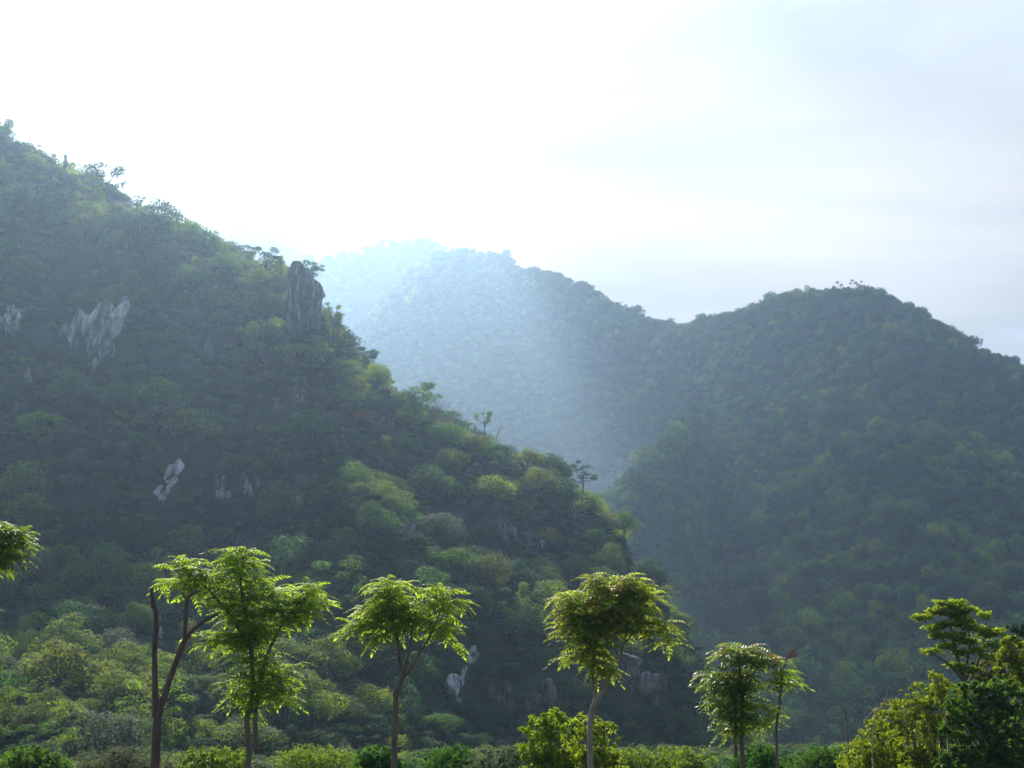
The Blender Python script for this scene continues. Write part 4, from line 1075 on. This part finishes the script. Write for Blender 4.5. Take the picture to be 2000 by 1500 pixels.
leaf_ball("bush", 31, [(1073, 1402, 30, 15), (1062, 1425, 40, 20), (1092, 1418, 30, 16), (1075, 1460, 50, 30)], 9000, .085, "round bright shrub left of the bronze-tipped tree's trunk", LF_DARK if False else LF_LAYER, 57)
leaf_ball("bush", 32, [(1150, 1412, 26, 14), (1180, 1424, 26, 14), (1150, 1450, 50, 26)], 7000, .085, "round bright shrub at the foot of the bronze-tipped tree", LF_LAYER, 58)

# a hedge-like row of roadside shrubs closes the view below the hills
row = [(60, 1492, 60, 24, 33, "left of the pruned bare tree"), (240, 1500, 66, 26, 38, "at the foot of the pruned bare tree"),
       (420, 1496, 54, 26, 35, "left of the tall leafy tree's foot"), (625, 1482, 70, 30, 44, "right of the tall leafy tree"), (735, 1500, 40, 24, 31, "at the foot of the three-stemmed tree"),
       (868, 1488, 52, 34, 40, "right of the three-stemmed tree"), (975, 1500, 58, 34, 34, "midway between two forked trees"), (1255, 1496, 70, 36, 41, "right of the bronze-tipped tree"), (1352, 1494, 60, 34, 43, "left of the dense small tree"),
       (1490, 1490, 50, 24, 37, "between the dense and the slender small tree"), (1600, 1486, 60, 38, 42, "between the slender tree and the thicket")]
for i, (x, y, rx, ry, d, ph) in enumerate(row):
    rg_ = random.Random(i)
    bl = [(x + rg_.uniform(-.7, .7) * rx, y + rg_.uniform(-.2, .5) * ry, rx * rg_.uniform(.4, .6), ry * rg_.uniform(.45, .75), rg_.uniform(-1, 1)) for _ in range(5)] + [(x, y + 14, rx * .9, ry * .8)]
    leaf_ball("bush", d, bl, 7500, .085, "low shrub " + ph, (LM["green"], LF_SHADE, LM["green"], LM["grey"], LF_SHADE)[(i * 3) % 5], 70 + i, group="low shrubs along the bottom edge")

# --- bare twigs and dead snags by the right thicket
def twiggy(name, d, limbs, label, mat, cat="tree", k=6):
    g = P(limbs[0][0][0], limbs[0][0][1], d); foot = Vector((g.x, g.y, 0))
    mb = MB()
    path = limb_path(limbs[0], d); mb.tube([foot, path[0][0]], [path[0][1] * 1.3, path[0][1]], k)
    for lp in limbs:
        path = limb_path(lp, d); mb.tube([p for p, r in path], [r for p, r in path], k, rough=.15)
    o = mb.build(name, mat, origin=foot, smooth=True); o.location = foot
    return tag(o, label, cat)
twiggy("dead_tree", 33, [[(1704, 1480, .018), (1706, 1420, .016), (1714, 1392, .013), (1729, 1368, .010), (1735, 1340, .006)], [(1716, 1385, .016), (1700, 1395, .010), (1686, 1408, .005)],
       [(1724, 1372, .014), (1716, 1360, .010), (1708, 1358, .005)], [(1727, 1370, .014), (1742, 1366, .008), (1758, 1355, .004)], [(1731, 1358, .009), (1722, 1348, .005), (1716, 1352, .003)], [(1733, 1350, .006), (1728, 1338, .003)], [(1710, 1395, .012), (1722, 1404, .007), (1735, 1402, .004)]],
       "leafless grey twiggy tree at the left of the thicket", BARK_PALE)
twiggy("dead_tree", 34, [[(1656, 1450, .018), (1654, 1410, .016), (1650, 1385, .016), (1649, 1366, .006)], [(1652, 1395, .010), (1645, 1382, .005), (1641, 1372, .003)], [(1654, 1405, .009), (1664, 1392, .004), (1668, 1380, .003)], [(1650, 1380, .006), (1655, 1370, .003)]],
       "short dead snag standing alone between the two thickets", BARK)
twiggy("dead_tree", 36, [[(1850, 1440, .018), (1846, 1395, .015), (1850, 1375, .012), (1850, 1352, .005)], [(1846, 1395, .018), (1834, 1385, .012), (1824, 1372, .005)]],
       "pale bare branch rising out of the yellow-green shrub", BARK_PALE)
twiggy("dead_tree", 42, [[(1840, 1380, .022), (1832, 1335, .016), (1826, 1310, .005)], [(1832, 1335, .010), (1812, 1325, .007), (1800, 1315, .004)]],
       "thin dark bare stem left of the layered tree's trunk", BARK)
# --- overhead cables crossing the valley behind the small trees
for (a, b, s_, lab) in (((1380, 1322), (1900, 1408), 10, "upper thin overhead cable sagging across the valley"), ((1380, 1376), (1900, 1412), 8, "lower thin overhead cable just above the shrubs")):
    pts = []
    for i in range(25):
        t = i / 24; pts.append(P(a[0] + (b[0] - a[0]) * t, a[1] + (b[1] - a[1]) * t + s_ * 4 * t * (1 - t), 90 + 20 * t))
    mb = MB(); mb.tube(pts, [.022] * 25, 5); o = mb.build("overhead_cable", BARK_PALE, origin=pts[0]); o.location = pts[0]; tag(o, lab, "cable", "overhead cables")

# ------------------------------------------------------------------ high cloud added out of view, shaped to shade the right hill
def puff_cloud(name, outline, z, label, seed):
    """thin flat-bottomed cloud: overlapping soft billows filling the outline (world x, y)"""
    rg = np.random.default_rng(seed)
    xs = [q[0] for q in outline]; ys = [q[1] for q in outline]
    def inside(x, y):
        c = False; n = len(outline)
        for i in range(n):
            (x1_, y1_2), (x2_, y2_) = outline[i], outline[(i + 1) % n]
            if (y1_2 > y) != (y2_ > y) and x < (x2_ - x1_) * (y - y1_2) / (y2_ - y1_2) + x1_: c = not c
        return c
    nx, ny = 90, 90
    gx = np.linspace(min(xs) - 100, max(xs) + 100, nx); gy = np.linspace(min(ys) - 100, max(ys) + 100, ny)
    idx = {}; V = []; Q = []
    H = np.zeros((nx, ny))
    for i in range(nx):
        for j in range(ny):
            wob = 60 * fbm(gx[i] / 260 + seed, gy[j] / 260, 0, 4)
            H[i, j] = 1 if inside(gx[i] + wob, gy[j] + wob * .7) else 0
    for _ in range(3):
        K = H.copy(); K[1:-1, 1:-1] = (H[1:-1, 1:-1] * 2 + H[:-2, 1:-1] + H[2:, 1:-1] + H[1:-1, :-2] + H[1:-1, 2:]) / 6; H = K
    def vid(i, j, side):
        k = (i, j, side if H[i, j] > .3 else 0)
        if k not in idx:
            t = max(0, H[i, j] - .3) ** .5 * 90 * (1 + .6 * fbm(gx[i] / 180, gy[j] / 180, seed, 4))
            idx[k] = len(V); V.append((gx[i], gy[j], z + (t if side > 0 else -t * .35)))
        return idx[k]
    for i in range(nx - 1):
        for j in range(ny - 1):
            if max(H[i, j], H[i + 1, j], H[i, j + 1], H[i + 1, j + 1]) > .3:
                Q.append([vid(i, j, 1), vid(i + 1, j, 1), vid(i + 1, j + 1, 1), vid(i, j + 1, 1)])
                Q.append([vid(i, j, -1), vid(i, j + 1, -1), vid(i + 1, j + 1, -1), vid(i + 1, j, -1)])
    m, t = new_mat("cloud_vapour")
    a = N(t, "ShaderNodeBsdfTransparent"); b = N(t, "ShaderNodeBsdfTranslucent"); b.inputs["Color"].default_value = (.95, .96, .98, 1)
    mx = N(t, "ShaderNodeMixShader"); mx.inputs[0].default_value = CLOUD_OPACITY
    L(t, a.outputs[0], mx.inputs[1]); L(t, b.outputs[0], mx.inputs[2])
    o = N(t, "ShaderNodeOutputMaterial"); L(t, mx.outputs[0], o.inputs["Surface"])
    return tag(link(name, mesh_np(name, V, Q, True, [m])), label, "cloud", kind="stuff")
CLOUD_OPACITY = 0.50
CZ = 3500.0
def shade(pts):      # ground outline of the shade -> outline of the cloud that casts it
    k = CZ / SUN_DIR.z
    return [(x + SUN_DIR.x * k, y + SUN_DIR.y * k) for x, y in pts]
puff_cloud("shade_clouds", shade([(78, 330), (105, 560), (140, 800), (150, 1150), (170, 1600), (1500, 1600), (1500, 300), (400, 230), (150, 260)]), CZ, "high thin cloud bank added above the frame to shade the right hill", 4)


# ------------------------------------------------------------------ haze
bpy.ops.mesh.primitive_cube_add(size=1)
hz = bpy.context.object; hz.name = "haze"
x0, x1, y0_, y1_, z0, z1 = -4600, 4600, -1600, 7600, -5, 790
hz.scale = (x1 - x0, y1_ - y0_, z1 - z0); hz.location = ((x0 + x1) / 2, (y0_ + y1_) / 2, (z0 + z1) / 2)
tag(hz, "bright bluish haze hanging in the valley and over the hills", "haze", kind="stuff")
hm, t = new_mat("haze_air")
pv = N(t, "ShaderNodeVolumePrincipled"); pv.inputs["Color"].default_value = (0.475, 0.695, 0.99, 1)
pv.inputs["Density"].default_value = HAZE_DENSITY; pv.inputs["Anisotropy"].default_value = 0.72
om = N(t, "ShaderNodeOutputMaterial"); L(t, pv.outputs[0], om.inputs["Volume"])
hz.data.materials.append(hm)
